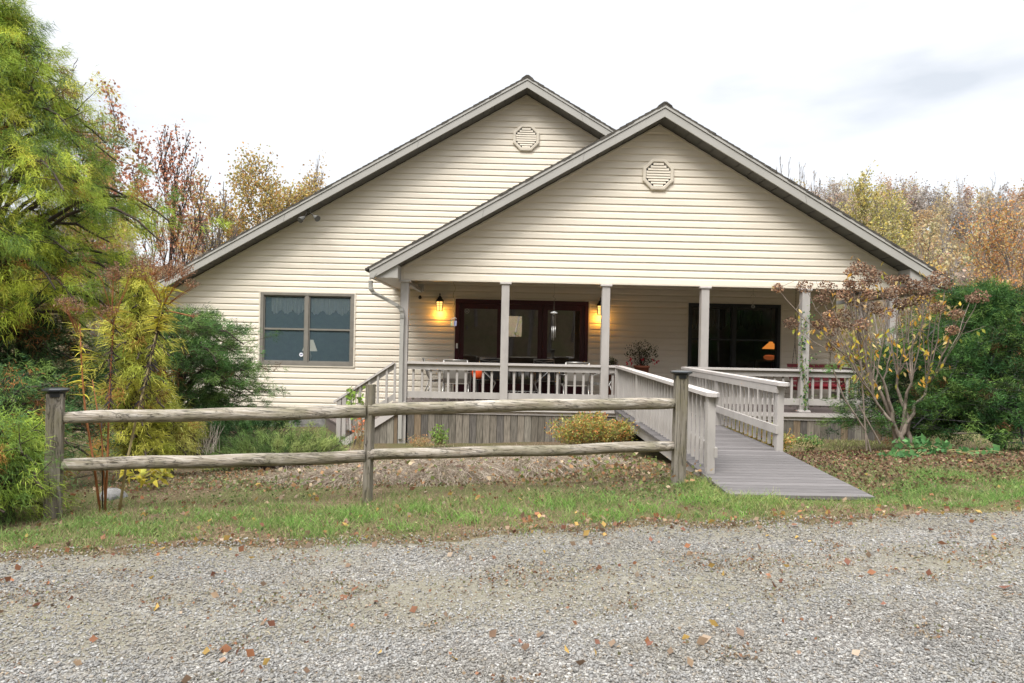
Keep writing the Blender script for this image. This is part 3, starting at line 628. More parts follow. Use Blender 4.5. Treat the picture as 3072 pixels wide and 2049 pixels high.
mb.prism([(mwl, 3.0), (mwr, 3.0), (mwr, AZ-(mwr-AX)*SL-.02), (AX, AZ-.02), (mwl, AZ-(AX-mwl)*SL-.02)], WY+.004, WY+.12)
mb.box(mwl+.12, mwr-.12, WY+T, 22.0, 2.72, 2.8)
mb.build('inner_wall', M['plaster'], house)
mb = MB(); mb.box(mwl+.12, mwr-.12, WY+T, 22.0, DZ-.15, DZ-.01); mb.build('floor', M['floorwood'], house)
mb = MB()
for i in range(3): mb.box(mwl-.01, gxl-.8, WY-.02+.004*i, WY+.0, -.75+.2*i, -.56+.2*i)
mb.build('foundation', M['rock'], house)

def chevron(ax, az, xl, xr, top, bot, y0, y1):
    """slab following the roof slope: vertical offsets top/bot from the fascia lower edge"""
    mb = MB()
    mb.prism([(xl, az-(ax-xl)*SL+bot), (ax, az+bot), (ax, az+top), (xl, az-(ax-xl)*SL+top)], y0, y1)
    mb.prism([(ax, az+bot), (xr, az-(xr-ax)*SL+bot), (xr, az-(xr-ax)*SL+top), (ax, az+top)], y0, y1)
    return mb
# shingles
def shingle_mat():
    m, nt, b = mat_new('asphalt shingles'); L = nt.links.new; v = coords(nt, (1, 1, 1))
    n1 = N(nt, 'ShaderNodeTexNoise', i_Scale=9.0, i_Detail=8.0); L(v, n1.inputs['Vector'])
    r = ramp(nt, [(.3, (.035, .032, .028)), (.7, (.10, .09, .075))]); L(n1.outputs[0], r.inputs[0]); L(r.outputs[0], b.inputs['Base Color']); b.inputs['Roughness'].default_value = .95; return m
M['shingle'] = shingle_mat()
def shingles(ax, az, xl, xr, y0, y1, name):
    mb = MB(); rnd = random.Random(3)
    for s, xe in ((-1, xl), (1, xr)):
        L_ = abs(xe-ax)+.03; n = int(L_/.125)
        for i in range(n+1): # overlapping courses, each a thin tilted slab; edges jog a little
            u0 = i*.125; u1 = min(u0+.16, L_); j = rnd.uniform(-.012, .012)
            if u1 <= u0: continue
            z0 = az-u0*SL; z1 = az-u1*SL
            P = [(ax+s*u0, z0+.225), (ax+s*u1, z1+.228), (ax+s*u1, z1+.281), (ax+s*u0, z0+.266)]
            if s < 0: P = P[::-1]
            mb.prism(P, y0-.02+j, y1)
    mb.prism([(ax-.14, az-.14*SL+.278), (ax, az+.270), (ax+.14, az-.14*SL+.278), (ax+.14, az-.14*SL+.294), (ax+.03, az+.292), (ax-.03, az+.292), (ax-.14, az-.14*SL+.294)], y0-.03, y1)
    return mb.build(name, M['shingle'], house)
front_back = WY + 1.2
shingles(AX, AZ, mL, BX+.4, WO, 26.0, 'roof'); shingles(BX, BZ, eL, eR, FO, front_back, 'porch_roof')
mb = MB(); mb.prism([(BX, AZ-(BX-AX)*SL-.1), (mwr+.5, AZ-(mwr+.5-AX)*SL-.1), (mwr+.5, AZ-(mwr+.5-AX)*SL+.1), (BX, AZ-(BX-AX)*SL+.1)], front_back, 26.0)
mb.build('rear_roof', M['shingle'], house)
for nm, (ax, az, xl, xr, y0, y1) in (('fascia', (AX, AZ, mL, BX, WO, WO+.04)), ('porch_fascia', (BX, BZ, eL+.06, eR-.06, FO, FO+.04))):
    a = chevron(ax, az, xl, xr, .162, 0, y0, y1)
    b_ = chevron(ax, az, xl, xr, .178, .166, y0+.012, y1); c_ = chevron(ax, az, xl, xr, .224, .178, y0-.018, y1)
    for q in (b_, c_): a.v, n0 = a.v + q.v, len(a.v); a.f += [tuple(i+n0 for i in f) for f in q.f]; a.c += q.c; a.sm += q.sm
    f_ = a.build(nm, M['trim'], house)
    # butt joints of the metal fascia
    j = MB()
    for s, fr in ((-1, .28), (-1, .62), (1, .5)):
        x = ax + s*fr*abs((xl if s < 0 else xr)-ax); z = az-abs(x-ax)*SL; j = MB(); j.beam((x, y0-.0015, z+.002), (x-s*.03, y0-.0015, z+.155), .004, .003); j.build('fascia_joint', M['soffit'], f_)
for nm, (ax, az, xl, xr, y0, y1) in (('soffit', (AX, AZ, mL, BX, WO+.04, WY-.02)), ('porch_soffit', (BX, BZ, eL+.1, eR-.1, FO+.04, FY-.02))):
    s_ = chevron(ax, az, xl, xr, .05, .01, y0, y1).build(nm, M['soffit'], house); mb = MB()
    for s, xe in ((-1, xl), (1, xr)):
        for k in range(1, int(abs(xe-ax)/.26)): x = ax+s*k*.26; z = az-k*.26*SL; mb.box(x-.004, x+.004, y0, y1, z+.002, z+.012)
    mb.build('soffit_seam', M['black'], s_)  # black strips laid in for the seams between soffit panels
# boxed eave returns and their long soffits
rz = Z_(1150, 832, FO)
for nm, xe, xw, s in (('eave_box', eL+.06, gxl, -1), ('eave_box', eR-.06, gxr, 1)):
    mb = MB(); zt = BZ-abs(xe-BX)*SL; zw = BZ-abs(xw-BX)*SL
    P = [(xe, rz-.0), (xw, rz-.0), (xw, zw-.004), (xe, zt+.1)] if s < 0 else [(xw, rz), (xe, rz), (xe, zt+.1), (xw, zw-.004)]
    mb.prism(P, FO+.05, FY+.2); mb.prism([(min(xe, xw), rz), (max(xe, xw), rz), (max(xe, xw), rz+.03), (min(xe, xw), rz+.03)], FY+.2, WY-.03)
    mb.build(nm, M['trim'], house)
# gutters along the porch eaves + downspout
for s, xe, nm in ((-1, eL, 'gutter'), (1, eR, 'gutter')):
    gz = Z_(1100, 833, FO) if s < 0 else Z_(2860, 877, FO); mb = MB(); y0 = FO-.01; y1 = WY-.05 if s < 0 else WY+4
    P = [(0, 0), (-.085, 0), (-.10, .035), (-.135, .07), (-.135, .10), (0, .10)]
    P = [(xe+.06+p[0]*(-s)*-1*(1 if s < 0 else 1), gz+p[1]) for p in P] if s < 0 else [(xe-.06-p[0], gz+p[1]) for p in P]
    if s < 0: P = P[::-1]
    mb.prism(P, y0, y1); mb.build(nm, M['trim'], house)
gx = eL+.0; mb = MB()
dsp = [at(1112, 842, FO+.12), at(1112, 866, FO+.13), at(1122, 880, FO+.16), at(1140, 888, FO+.2), at(1190, 915, FO+.3), at(1203, 926, FO+.36), at(1207, 945, FO+.38), at(1204, 1050, FO+.39)]
dsp.append(np.array([dsp[-1][0]+.005, FO+.39, -.45]))
for p, q in zip(dsp[:-1], dsp[1:]): mb.beam(p, q, .075, .06, (0, 1, 0))
for p in dsp[1:-2]: mb.box(p[0]-.036, p[0]+.036, p[1]-.03, p[1]+.03, p[2]-.03, p[2]+.03, .012)
ds = mb.build('downspout', M['trim'], house); mb = MB()
for i in (1, 2, 3, 5, 6):
    for k in range(4):
        p = dsp[i] + (dsp[i+1 if i != 6 else 6]-dsp[i])*(.12*k if i != 6 else 0) + (np.array([0, 0, -.018*k]) if i == 6 else 0); mb.box(p[0]-.045, p[0]+.045, p[1]-.042, p[1]+.042, p[2]-.006, p[2]+.006)
mb.build('elbow_rib', M['trim'], ds)
# short diagonal spout under the beam
mb = MB(); mb.beam(at(1228, 850, FY+.1), at(1262, 872, FY+.9), .07, .07); mb.box(*sorted((X_(1252, FY+.9), X_(1268, FY+.9))), FY+.85, FY+1.0, Z_(1260, 873, FY+.9), Z_(1260, 852, FY+.9)); mb.build('eave_bracket', M['trim'], house)
mb = MB(); c = at(1260, 892, WY-.1); mb.lathe((c[0], c[1], c[2]-.05), [(.0, 0), (.03, .01), (.045, .04), (.03, .08), (.01, .1)], 12); mb.beam(c, c+[0, .1, .02], .02, .02); mb.build('security_camera', M['black'], house)
# octagonal gable vents
def vent(cx, cz, y, r):
    mb = MB(); k = [(cos(pi/8+i*pi/4), sin(pi/8+i*pi/4)) for i in range(8)]
    def ring(r0, r1, ya, yb):
        V = [(cx+a*r0, ya, cz+b*r0) for a, b in k] + [(cx+a*r1, yb, cz+b*r1) for a, b in k]; mb.add(V, [(i, (i+1) % 8, (i+1) % 8+8, i+8) for i in range(8)])
    ring(r*1.04, r*1.04, y, y-.04); ring(r*1.04, r*.99, y-.04, y-.05); ring(r*.99, r*.86, y-.05, y-.055); ring(r*.86, r*.82, y-.055, y-.045); ring(r*.82, r*.80, y-.045, y-.02)
    o = mb.build('gable_vent', M['vent'], house)
    mb = MB(); nsl = 9; ri = r*.80
    for i in range(nsl):
        z0 = cz - ri*.92 + i*ri*1.84/nsl; z1 = z0 + ri*1.84/nsl*.90; zz = max(abs(z0-cz), abs(z1-cz)); hw = min(ri*.925, ri*1.307-zz)
        mb.add([(cx-hw, y-.052, z0), (cx+hw, y-.052, z0), (cx+hw, y-.034, z1), (cx-hw, y-.034, z1), (cx-hw, y-.035, z0-.002), (cx+hw, y-.035, z0-.002)], [(0, 1, 2, 3), (0, 4, 5, 1)])
    mb.build('louver', M['vent'], o)
    mb = MB(); V = [(cx+a*ri, y-.018, cz+b*ri) for a, b in k]; mb.add(V, [tuple(range(8))]); mb.build('vent_backing', M['black'], o)
v1 = at(1578.5, 414.5, WY-.02); vent(v1[0], v1[2], WY-.02, .335); v2 = at(1974, 524.5, FY-.02); vent(v2[0], v2[2], FY-.02, .335)
# floodlights under the main rake
fl = thing('floodlight', at(925, 640, WO+.1), 'twin dark grey floodlight heads under the left slope of the tall gable', 'floodlight')
mb = MB(); c = at(925, 632, WO+.12); mb.box(c[0]-.05, c[0]+.05, c[1]-.04, c[1]+.06, c[2]-.01, c[2]+.10); mb.build('bracket', M['soffit'], fl)
for px_, py_, dx in ((906, 656, -.35), (948, 652, .6)):
    mb = MB(); q = at(px_, py_, WO+.02); d = np.array([dx, -.5, -.45]); d /= np.linalg.norm(d); mb.tube([q-d*.09, q-d*.04, q+d*.02, q+d*.08], [.028, .045, .06, .075], 14); mb.tube([q-d*.08, c], .012, 6); mb.build('lamp_head', M['soffit'], fl)

# windows --------------------------------------------------------------
def window(h, px_mull, frame_mat, glass, name='window', fw=.055):
    x0, x1, z0, z1 = h; y = WY-.035; mb = MB(); mb.box(x0-.02, x0+fw, y, WY+.10, z0-.02, z1+.02); mb.box(x1-fw, x1+.02, y, WY+.10, z0-.02, z1+.02)
    mb.box(x0+fw, x1-fw, y, WY+.10, z1-fw*.7, z1+.02); mb.box(x0+fw, x1-fw, y-.006, WY+.10, z0-.02, z0+fw); xm = px_mull; mb.box(xm-.042, xm+.042, y+.004, WY+.09, z0+fw, z1-fw*.7)
    w = mb.build(name, frame_mat, house)
    for a, b in ((x0+fw, xm-.042), (xm+.042, x1-fw)):
        zc = (z0+z1)/2; mb = MB()
        s = .028
        for (p, q, u, v_) in ((a, a+s, z0+fw, z1-fw*.7), (b-s, b, z0+fw, z1-fw*.7), (a+s, b-s, z0+fw, z0+fw+.04), (a+s, b-s, z1-fw*.7-s, z1-fw*.7), (a+s, b-s, zc-.022, zc+.022)): mb.box(p, q, y+.03, WY+.07, u, v_)
        mb.build('sash', frame_mat, w)
        mb = MB(); mb.add([(a, WY+.02, z0+fw), (b, WY+.02, z0+fw), (b, WY+.02, z1-fw*.7), (a, WY+.02, z1-fw*.7)], [(0, 1, 2, 3)]); mb.build('pane', glass, w)
    return w
wl = window(LW, X_(919.5, WY), M['winframe'], M['glass_blue']); wr = window(RW, X_(2200, WY), M['darkframe'], M['glass_dark'])
# lace valances, hung inside
def valance(a, b, ztop, depth, y, n=5, seed=1):
    rnd = random.Random(seed); m = 90; V = []; F = []
    for i in range(m+1):
        t = i/m; x = a+(b-a)*t; yy_ = y+.02*sin(t*n*2*pi*3)+.006*sin(t*97); zb = ztop-depth*(.72+.28*abs(sin(t*n*pi+.4))) + .012*sin(t*61)
        V += [(x, yy_, ztop), (x, yy_+.01*sin(t*50), (ztop+zb)/2), (x, yy_, zb)]
    for i in range(m):
        for k in (0, 1): F.append((3*i+k, 3*i+3+k, 3*i+4+k, 3*i+1+k))
    return MB().add(V, F, True)
for (a, b, sd) in ((LW[0]+.22, X_(914, WY)-.02, 1), (X_(927, WY)+.02, LW[1]-.1, 2)):
    tag(valance(a, b, LW[3]-.10, .40, WY+.065, 3, sd).build('valance', M['lace'], None), 'white scalloped lace valance in the %s half of the left window' % ('left' if sd == 1 else 'right'), 'valance', 'lace valances')
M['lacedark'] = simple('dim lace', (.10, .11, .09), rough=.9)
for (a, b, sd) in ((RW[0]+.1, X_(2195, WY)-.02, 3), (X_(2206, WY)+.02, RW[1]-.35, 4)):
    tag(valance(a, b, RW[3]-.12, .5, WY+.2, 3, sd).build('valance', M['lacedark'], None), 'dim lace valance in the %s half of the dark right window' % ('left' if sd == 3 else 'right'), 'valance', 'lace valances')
# lamp in the left window, hanging stained lamp in the right one
lt = thing('table_lamp', at(930, 1075, WY+.45), 'pale cone shade table lamp standing inside the left window', 'lamp')
q = at(929, 1053, WY+.45); mb = MB(); mb.lathe((q[0], q[1], q[2]), [(.19, 0), (.185, .005), (.085, .28), (.09, .285)], 24); M['shade'] = emit_mat('cream lampshade', (.85, .80, .62), .25); mb.build('lamp_shade', M['shade'], lt)
mb = MB(); mb.lathe((q[0], q[1], q[2]-.3), [(.07, 0), (.07, .02), (.02, .04), (.045, .12), (.05, .18), (.02, .24), (.012, .3)], 16); mb.build('lamp_base', M['lace'], lt)
tb = thing('side_table', (q[0], WY+.5, DZ), 'low wooden side table under the lamp inside the left window', 'table'); mb = MB(); mb.box(q[0]-.3, q[0]+.3, WY+.25, WY+.75, q[2]-.34, q[2]-.30); mb.build('tabletop', M['floorwood'], tb)
for sx_ in (-.26, .26):
    for sy_ in (.28, .72): mb = MB(); mb.box(q[0]+sx_-.02, q[0]+sx_+.02, WY+sy_-.02, WY+sy_+.02, DZ, q[2]-.34); mb.build('leg', M['floorwood'], tb)
hl = thing('hanging_lamp', at(2312, 1000, WY+.5), 'orange glass hanging lamp glowing inside the dark right window', 'lamp')
q = at(2312, 1047, WY+.5); M['amber'] = emit_mat('lit amber glass', (.9, .30, .05), .55); mb = MB(); mb.lathe((q[0], q[1], q[2]), [(.21, 0), (.19, .03), (.10, .12), (.05, .16), (.055, .18), (.0, .19)], 20); mb.build('lamp_shade', M['amber'], hl)
mb = MB(); mb.tube([q+[0, 0, .18], [q[0], q[1], 2.71]], .008, 6); mb.build('cord', M['black'], hl)
reflected_lamp = thing('lamp_reflection', at(2310, 1078, WY+.5), 'added glowing shape imitating the reflection of the hanging lamp in the dark right window', 'reflected_lamp'); q = at(2308, 1080, WY+.5); mb = MB(); mb.lathe((q[0], q[1], q[2]), [(.06, 0), (.13, .03), (.15, .08), (.11, .12), (.04, .13)], 16); M['amber_refl'] = emit_mat('amber reflection', (.55, .14, .04), .22); mb.build('reflected_shade', M['amber_refl'], reflected_lamp)  # reflection of the lamp, built as a glowing amber solid
mb = MB(); mb.box(q[0]-.4, q[0]+.12, WY+.3, WY+.8, q[2]-.05, q[2]-.005); mb.box(q[0]-.36, q[0]-.3, WY+.5, WY+.56, DZ-.01, q[2]-.05); mb.box(q[0]+.04, q[0]+.10, WY+.5, WY+.56, DZ-.01, q[2]-.05); tag(mb.build('console_table', M['floorwood'], None), 'dark console table inside the right window', 'table')

# patio door ------------------------------------------------------------
x0, x1, z0, z1 = DOOR; y = WY-.045
d1, d2 = X_(1505, WY), X_(1627, WY); cuts = [x0+.09, d1, d2, x1-.07]
mb = MB(); mb.box(x0-.01, x0+.09, y, WY+.12, z0, z1+.01); mb.box(x1-.07, x1+.01, y, WY+.12, z0, z1+.01); mb.box(x0+.09, x1-.07, y, WY+.12, z1-.09, z1+.01); mb.box(x0+.09, x1-.07, y-.02, WY+.12, z0, z0+.05)
door = mb.build('patio_door', M['maroon'], house)
for i in range(3):
    a, b = cuts[i]+.004, cuts[i+1]-.004; zt = z1-.094; yy_ = WY-.02+.018*(i == 1); st = .115; mb = MB()
    mb.box(a, a+st, yy_, yy_+.045, z0+.054, zt); mb.box(b-st, b, yy_, yy_+.045, z0+.054, zt); mb.box(a+st, b-st, yy_, yy_+.045, zt-.13, zt); mb.box(a+st, b-st, yy_, yy_+.045, z0+.054, z0+.30)
    dp = mb.build('door_panel', M['maroon'], door)
    mb = MB(); mb.add([(a+st, yy_+.02, z0+.30), (b-st, yy_+.02, z0+.30), (b-st, yy_+.02, zt-.13), (a+st, yy_+.02, zt-.13)], [(0, 1, 2, 3)]); mb.build('door_glass', M['glass_door'], door)
mb = MB(); c = at(1370, 1038, WY-.05); mb.box(c[0]-.015, c[0]+.03, WY-.065, WY-.045, c[2]-.06, c[2]+.07, .008); tag(mb.build('door_bell', M['lace'], house))
c = at(1401, 933, WY-.03); mb = MB(); mb.tube([(c[0], WY-.004, c[2]), (c[0], WY-.012, c[2])], .06, 8, smooth=False)
M['sticker'] = simple('pale sticker', (.45, .47, .5), rough=.4); st_ = mb.build('alarm_sticker', M['sticker'], house); mb = MB(); mb.tube([(c[0], WY-.012, c[2]), (c[0], WY-.014, c[2])], .045, 8, smooth=False); mb.build('sticker_face', M['darkframe'], st_); mb = MB(); mb.box(c[0]-.028, c[0]+.028, WY-.017, WY-.014, c[2]-.008, c[2]+.012); mb.box(c[0]-.02, c[0]+.024, WY-.017, WY-.014, c[2]-.022, c[2]-.012); mb.build('sticker_mark', M['sticker'], st_)
c = at(902, 1064, WY-.03); mb = MB(); mb.tube([(c[0], WY+.018, c[2]), (c[0], WY+.012, c[2])], .05, 16, smooth=False); M['stw'] = simple('white sticker', (.75, .76, .8)); s2 = mb.build('alarm_sticker', M['stw'], house); M['stb'] = simple('blue print', (.04, .05, .22)); mb = MB(); mb.box(c[0]-.03, c[0]+.03, WY+.009, WY+.012, c[2]-.005, c[2]+.012); mb.build('sticker_mark', M['stb'], s2)
# door interior trim surround
mb = MB(); mb.box(x0-.045, x0-.012, WY-.04, WY, z0, z1+.045); mb.box(x1+.012, x1+.045, WY-.04, WY, z0, z1+.045); mb.box(x0-.012, x1+.012, WY-.04, WY, z1+.012, z1+.045); mb.build('door_casing', M['vent'], house)
for hh in (LW, RW):
    mb = MB(); a, b, c0, c1 = hh; mb.box(a-.055, a-.022, WY-.038, WY, c0-.05, c1+.05); mb.box(b+.022, b+.055, WY-.038, WY, c0-.05, c1+.05); mb.box(a-.022, b+.022, WY-.038, WY, c1+.022, c1+.05); mb.box(a-.022, b+.022, WY-.038, WY, c0-.05, c0-.022); mb.build('window_casing', M['vent'], house)

# wall lanterns ---------------------------------------------------------
M['lampglass'] = emit_mat('lit seeded glass', (1, .58, .16), 3.0); M['bulb'] = emit_mat('bulb', (1, .72, .32), 14)
def lantern(px_, py_, label):
    c = at(px_, py_, WY-.16); t = thing('wall_lantern', c, label, 'lantern', 'lit lanterns beside the patio door')
    mb = MB(); mb.lathe((c[0], c[1], c[2]+.10), [(.10, -.01), (.095, .02), (.055, .06), (.06, .075), (.03, .11), (.012, .13), (.02, .15), (.006, .19), (.0, .20)], 8, False); mb.build('roof', M['black'], t)
    mb = MB()
    for k in range(6):
        a = k*pi/3+pi/6; mb.beam((c[0]+.075*cos(a), c[1]+.075*sin(a), c[2]-.14), (c[0]+.09*cos(a), c[1]+.09*sin(a), c[2]+.09), .009, .009)
    for zz, rr in ((-.14, .078), (-.02, .086), (.035, .088)):
        P = [(c[0]+rr*cos(k*pi/3+pi/6), c[1]+rr*sin(k*pi/3+pi/6), c[2]+zz) for k in range(7)]
        for p, q in zip(P[:-1], P[1:]): mb.beam(p, q, .008, .008)
    mb.build('cage', M['black'], t)
    mb = MB(); mb.lathe((c[0], c[1], c[2]-.135), [(.065, 0), (.078, .215)], 6, False); mb.build('glass', M['lampglass'], t)
    mb = MB(); mb.beam((c[0], c[1], c[2]+.05), (c[0], WY-.02, c[2]+.05), .02, .02); mb.tube([(c[0], WY-.03, c[2]+.02), (c[0], WY-.02, c[2]+.02)], .055, 12); mb.build('wall_plate', M['black'], t)
    for dz, e in ((-.05, 1.0),):
        l = bpy.data.lights.new('lantern_light', 'POINT'); l.energy = 2.7; l.color = (1, .46, .06); l.shadow_soft_size = .02
        lo = bpy.data.objects.new('lantern_light', l); COL.objects.link(lo); lo.parent = t; lo.location = (0, .02, dz-.16)
M['lampglass'].node_tree.nodes['Principled BSDF'].inputs['Emission Strength'].default_value = .75
lantern(1319, 915, 'lit black lantern on the wall left of the patio door')
lantern(1801, 928, 'lit lantern right of the patio door, mostly behind a porch post')

# porch structure -------------------------------------------------------
mb = MB(); mb.box(gxl, gxr, FY+.03, FY+.2, beamZ+.005, 3.3); mb.build('porch_beam', M['siding'], house)
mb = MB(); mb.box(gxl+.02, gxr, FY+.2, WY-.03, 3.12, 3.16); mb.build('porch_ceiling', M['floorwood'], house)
posts = [X_(p, FY) for p in (1212, 1513.7, 1814.6, 2111, 2412)] + [gxr-.1]
for i, x in enumerate(posts):
    mb = MB(); zb = -.60 if i == 0 else DZ+.04; mb.box(x-.082, x+.082, FY-.075, FY+.09, zb, beamZ-.045, .006); p = mb.build('porch_post', M['rail'], house)
    mb = MB(); mb.box(x-.12, x+.12, FY-.10, FY+.12, beamZ-.05, beamZ-.002, .008); mb.build('post_capital', M['cap'], p)
    if i: mb = MB(); mb.box(x-.12, x+.12, FY-.12, FY+.12, DZ+.002, DZ+.045, .006); mb.build('post_base', M['cap'], p)
mb = MB()
nb = 19; y0d = FY-.13
for k in range(nb): a = y0d + k*(WY-.02-y0d)/nb; mb.box(gxl-.02, gxr+.12, a+.003, a+(WY-.02-y0d)/nb-.003, DZ-.03, DZ)
mb.build('porch_deck', M['deckpaint'], house)
mb = MB(); mb.box(gxl-.02, gxr+.12, FY-.165, FY-.135, DZ-.085, DZ-.004); mb.box(gxl-.0, gxr+.1, FY-.12, FY-.02, DZ-.16, DZ-.034); mb.build('deck_trim', M['cap'], house)
# plank skirting
def planks(mb, x0, x1, y, zt, zb, w=.142, seed=5, thick=.02, ybk=None):
    rnd = random.Random(seed); x = x0
    while x < x1-.02:
        xe = min(x+w-.008, x1); c = rnd.choice([(.19, .17, .14), (.26, .23, .19), (.31, .285, .24), (.22, .20, .17), (.17, .155, .14), (.25, .19, .13)]); f = rnd.uniform(.85, 1.1); mb.cur = tuple(v*f for v in c)
        t_ = zt(x) if callable(zt) else zt; t2 = zt(xe) if callable(zt) else zt; b_ = zb(x) if callable(zb) else zb; o = rnd.uniform(-.004, .004)
        if min(t_, t2) > b_+.01 or max(t_, t2) > b_+.02: mb.hexa([(x, y+o, b_), (xe, y+o, b_), (xe, y+thick, b_), (x, y+thick, b_), (x, y+o, max(t_, b_+.01)), (xe, y+o, max(t2, b_+.01)), (xe, y+thick, max(t2, b_+.01)), (x, y+thick, max(t_, b_+.01))])
        x += w
rx0, rx1 = 2.34, 3.78
mb = MB(); gz_ = lambda x: float(G(x, FY))-.06; planks(mb, posts[0]+.12, rx0, FY-.10, DZ-.09, gz_, seed=5); mb.build('skirting', M['plank'], house, True); mb = MB(); planks(mb, rx1, gxr+.1, FY-.10, DZ-.09, gz_, seed=9); mb.build('skirting', M['plank'], house, True)
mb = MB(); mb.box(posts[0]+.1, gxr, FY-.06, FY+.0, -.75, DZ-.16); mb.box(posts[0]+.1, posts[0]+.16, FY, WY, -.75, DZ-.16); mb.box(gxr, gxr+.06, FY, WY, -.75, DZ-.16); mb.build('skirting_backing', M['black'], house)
# railings
def baluster_mesh(h=1.0, w=.046): mb = MB(); mb.box(-w/2, w/2, -.018, .018, 0, h, .003); o = mb.build('baluster', M['rail']); return o
def rail_run(parent, p, q, yback, top, low, bal_lo, spacing=.181, side=-1, cap_w=.14, along='x', baln=None, capoff=(0, 0), boards=True, off0=None):
    """p,q: floor points (x,y,z) at the ends; boards behind, balusters on the `side` face"""
    p = np.array(p, float); q = np.array(q, float); d = q-p; Ls = math.hypot(d[0], d[1]); dz = d[2]; u = np.array([d[0]/Ls, d[1]/Ls, 0]); nrm = np.array([u[1], -u[0], 0])*side
    mb = MB(); Z = np.array([0, 0, 1.])
    mb.beam(p+Z*(top-.022)-u*capoff[0], q+Z*(top-.022)+u*capoff[1], cap_w, .044); ro = mb.build('porch_railing' if parent is house else 'railing', M['cap'], parent)
    mb = MB(); mb.beam(p+Z*(top-.044-.062), q+Z*(top-.044-.062), .036, .115); mb.build('top_board', M['rail'], ro); mb = MB(); mb.beam(p+Z*low, q+Z*low, .036, .135); mb.build('bottom_board', M['rail'], ro)
    n = baln or int(Ls/spacing); s0 = off0 if off0 is not None else (Ls-(n-1)*spacing)/2
    for k in range(n):
        s = s0+k*spacing
        if s > Ls: break
        c = p + u*s + nrm*.038 + Z*(dz*s/Ls); mb = MB(); h0, h1 = c[2]+bal_lo, c[2]+top-.046+abs(dz/Ls)*.0
        a = nrm*.018; b = u*.023; mb.hexa([c-b-a+Z*(h0-c[2]), c+b-a+Z*(h0-c[2]), c+b+a+Z*(h0-c[2]), c-b+a+Z*(h0-c[2]), c-b-a+Z*(h1-c[2]), c+b-a+Z*(h1-c[2]), c+b+a+Z*(h1-c[2]), c-b+a+Z*(h1-c[2])])
        mb.build('baluster', M['rail'], ro)
    return ro
RT = .90
for i in range(5):
    a, b = posts[i]+.082, posts[i+1]-.082
    if i == 2: b = rx0+.03
    if i == 3: a = rx1-.03; 
    if i == 2 or i == 3 or i in (0, 1, 4):
        rail_run(house, (a, FY-.01, DZ), (b, FY-.01, DZ), 0, RT, .215, .10, off0={0: .125, 1: .13, 2: .10, 3: .12, 4: .13}[i])
# right side railing of the porch, running back
rail_run(house, (gxr-.1, FY+.08, DZ), (gxr-.1, WY-.1, DZ), 0, RT, .215, .10, side=1)
mb = MB(); mb.box(rx0-.02, rx0+.08, FY-.12, FY-.02, DZ, DZ+RT-.046, .004); mb.build('railing_end_post', M['rail'], house); mb = MB(); mb.box(rx1-.08, rx1+.02, FY-.12, FY-.02, DZ, DZ+RT-.046, .004)
mb.build('railing_end_post', M['rail'], house)

# steps down on the left of the porch ------------------------------------
st = thing('porch_steps', (-3.0, FY+1, -.55), 'taupe painted wooden steps descending from the left end of the porch', 'steps')
sx1 = posts[0]-.082; gl = float(G(-3.5, FY+1)); nx_ = X_(1030, FY)
lv = [(sx1-.30, DZ-.19), (sx1-.62, DZ-.38), (sx1-.98, DZ-.57)]
px0 = gxl+.02
for k, (xe, zt) in enumerate(lv):
    mb = MB(); xb_ = xe-.75-.25*k if k else xe-.25
    P = [(xe, FY+.02), (px0, FY+.02), (px0, WY-.06), (xb_, WY-.06)]
    mb.hexa([(a, b, zt-.035) for a, b in P] + [(a, b, zt) for a, b in P]); tr = mb.build('tread', M['deckpaint'], st)
    mb = MB(); zb = zt-.19 if k < 2 else gl-.1; mb.hexa([(a+(.03 if i in (0, 3) else 0), b+(.03 if i in (0, 1) else -.02), zb) for i, (a, b) in enumerate(P)] + [(a+(.03 if i in (0, 3) else 0), b+(.03 if i in (0, 1) else -.02), zt-.037) for i, (a, b) in enumerate(P)]); mb.build('riser', M['deckpaint'], st)
ps = at(1184, 1083+1, FY-.05); pe = at(1003, 1202, FY-.05); slope_ = (pe[2]-ps[2])/(pe[0]-ps[0]); ztop = lambda x: ps[2]+slope_*(x-ps[0])
mb = MB(); mb.beam((ps[0], FY-.05, ps[2]-.022), (pe[0], FY-.05, pe[2]-.022), .13, .04); hr = mb.build('handrail', M['cap'], st)
mb = MB(); xn = X_(1030, FY-.05); mb.beam((ps[0], FY-.03, ztop(ps[0])-.10), (xn, FY-.03, ztop(xn)-.10), .036, .10); mb.build('top_board', M['rail'], hr)
b0 = at(1184, 1181, FY); mb = MB(); mb.beam((b0[0], FY-.03, b0[2]-.05), (xn, FY-.03, b0[2]-.05+slope_*(xn-b0[0])), .036, .10); mb.build('bottom_board', M['rail'], hr)
for px_ in (1187, 1163, 1137, 1111, 1083.5, 1056): # balusters
    x = X_(px_, FY-.05); mb = MB(); zl = b0[2]-.16+slope_*(x-b0[0]); mb.box(x-.023, x+.023, FY-.085, FY-.05, zl, ztop(x)-.04); mb.build('baluster', M['rail'], hr)
for dx_, w_ in ((0, .045), (.105, .04)):
    mb = MB(); x = X_(1022, FY-.05)+dx_; mb.box(x-w_, x+w_, FY-.10, FY-.02, -.60 if dx_ == 0 else -.42, ztop(x)-.03); mb.build('newel_post', M['rail'], st)
sA = at(1156, 1251, FY-.12); sB = at(1028, 1331, FY-.12); mb = MB(); mb.beam(sA+(sA-sB)*.5, sB, .04, .14); mb.build('stringer', M['cap'], st)
mb = MB(); planks(mb, X_(1045, FY), posts[0]-.09, FY-.09, lambda x: sA[2]-.06+(sB[2]-sA[2])/(sB[0]-sA[0])*(x-sA[0]), gz_, seed=14); mb.build('skirting', M['plank'], st, True)

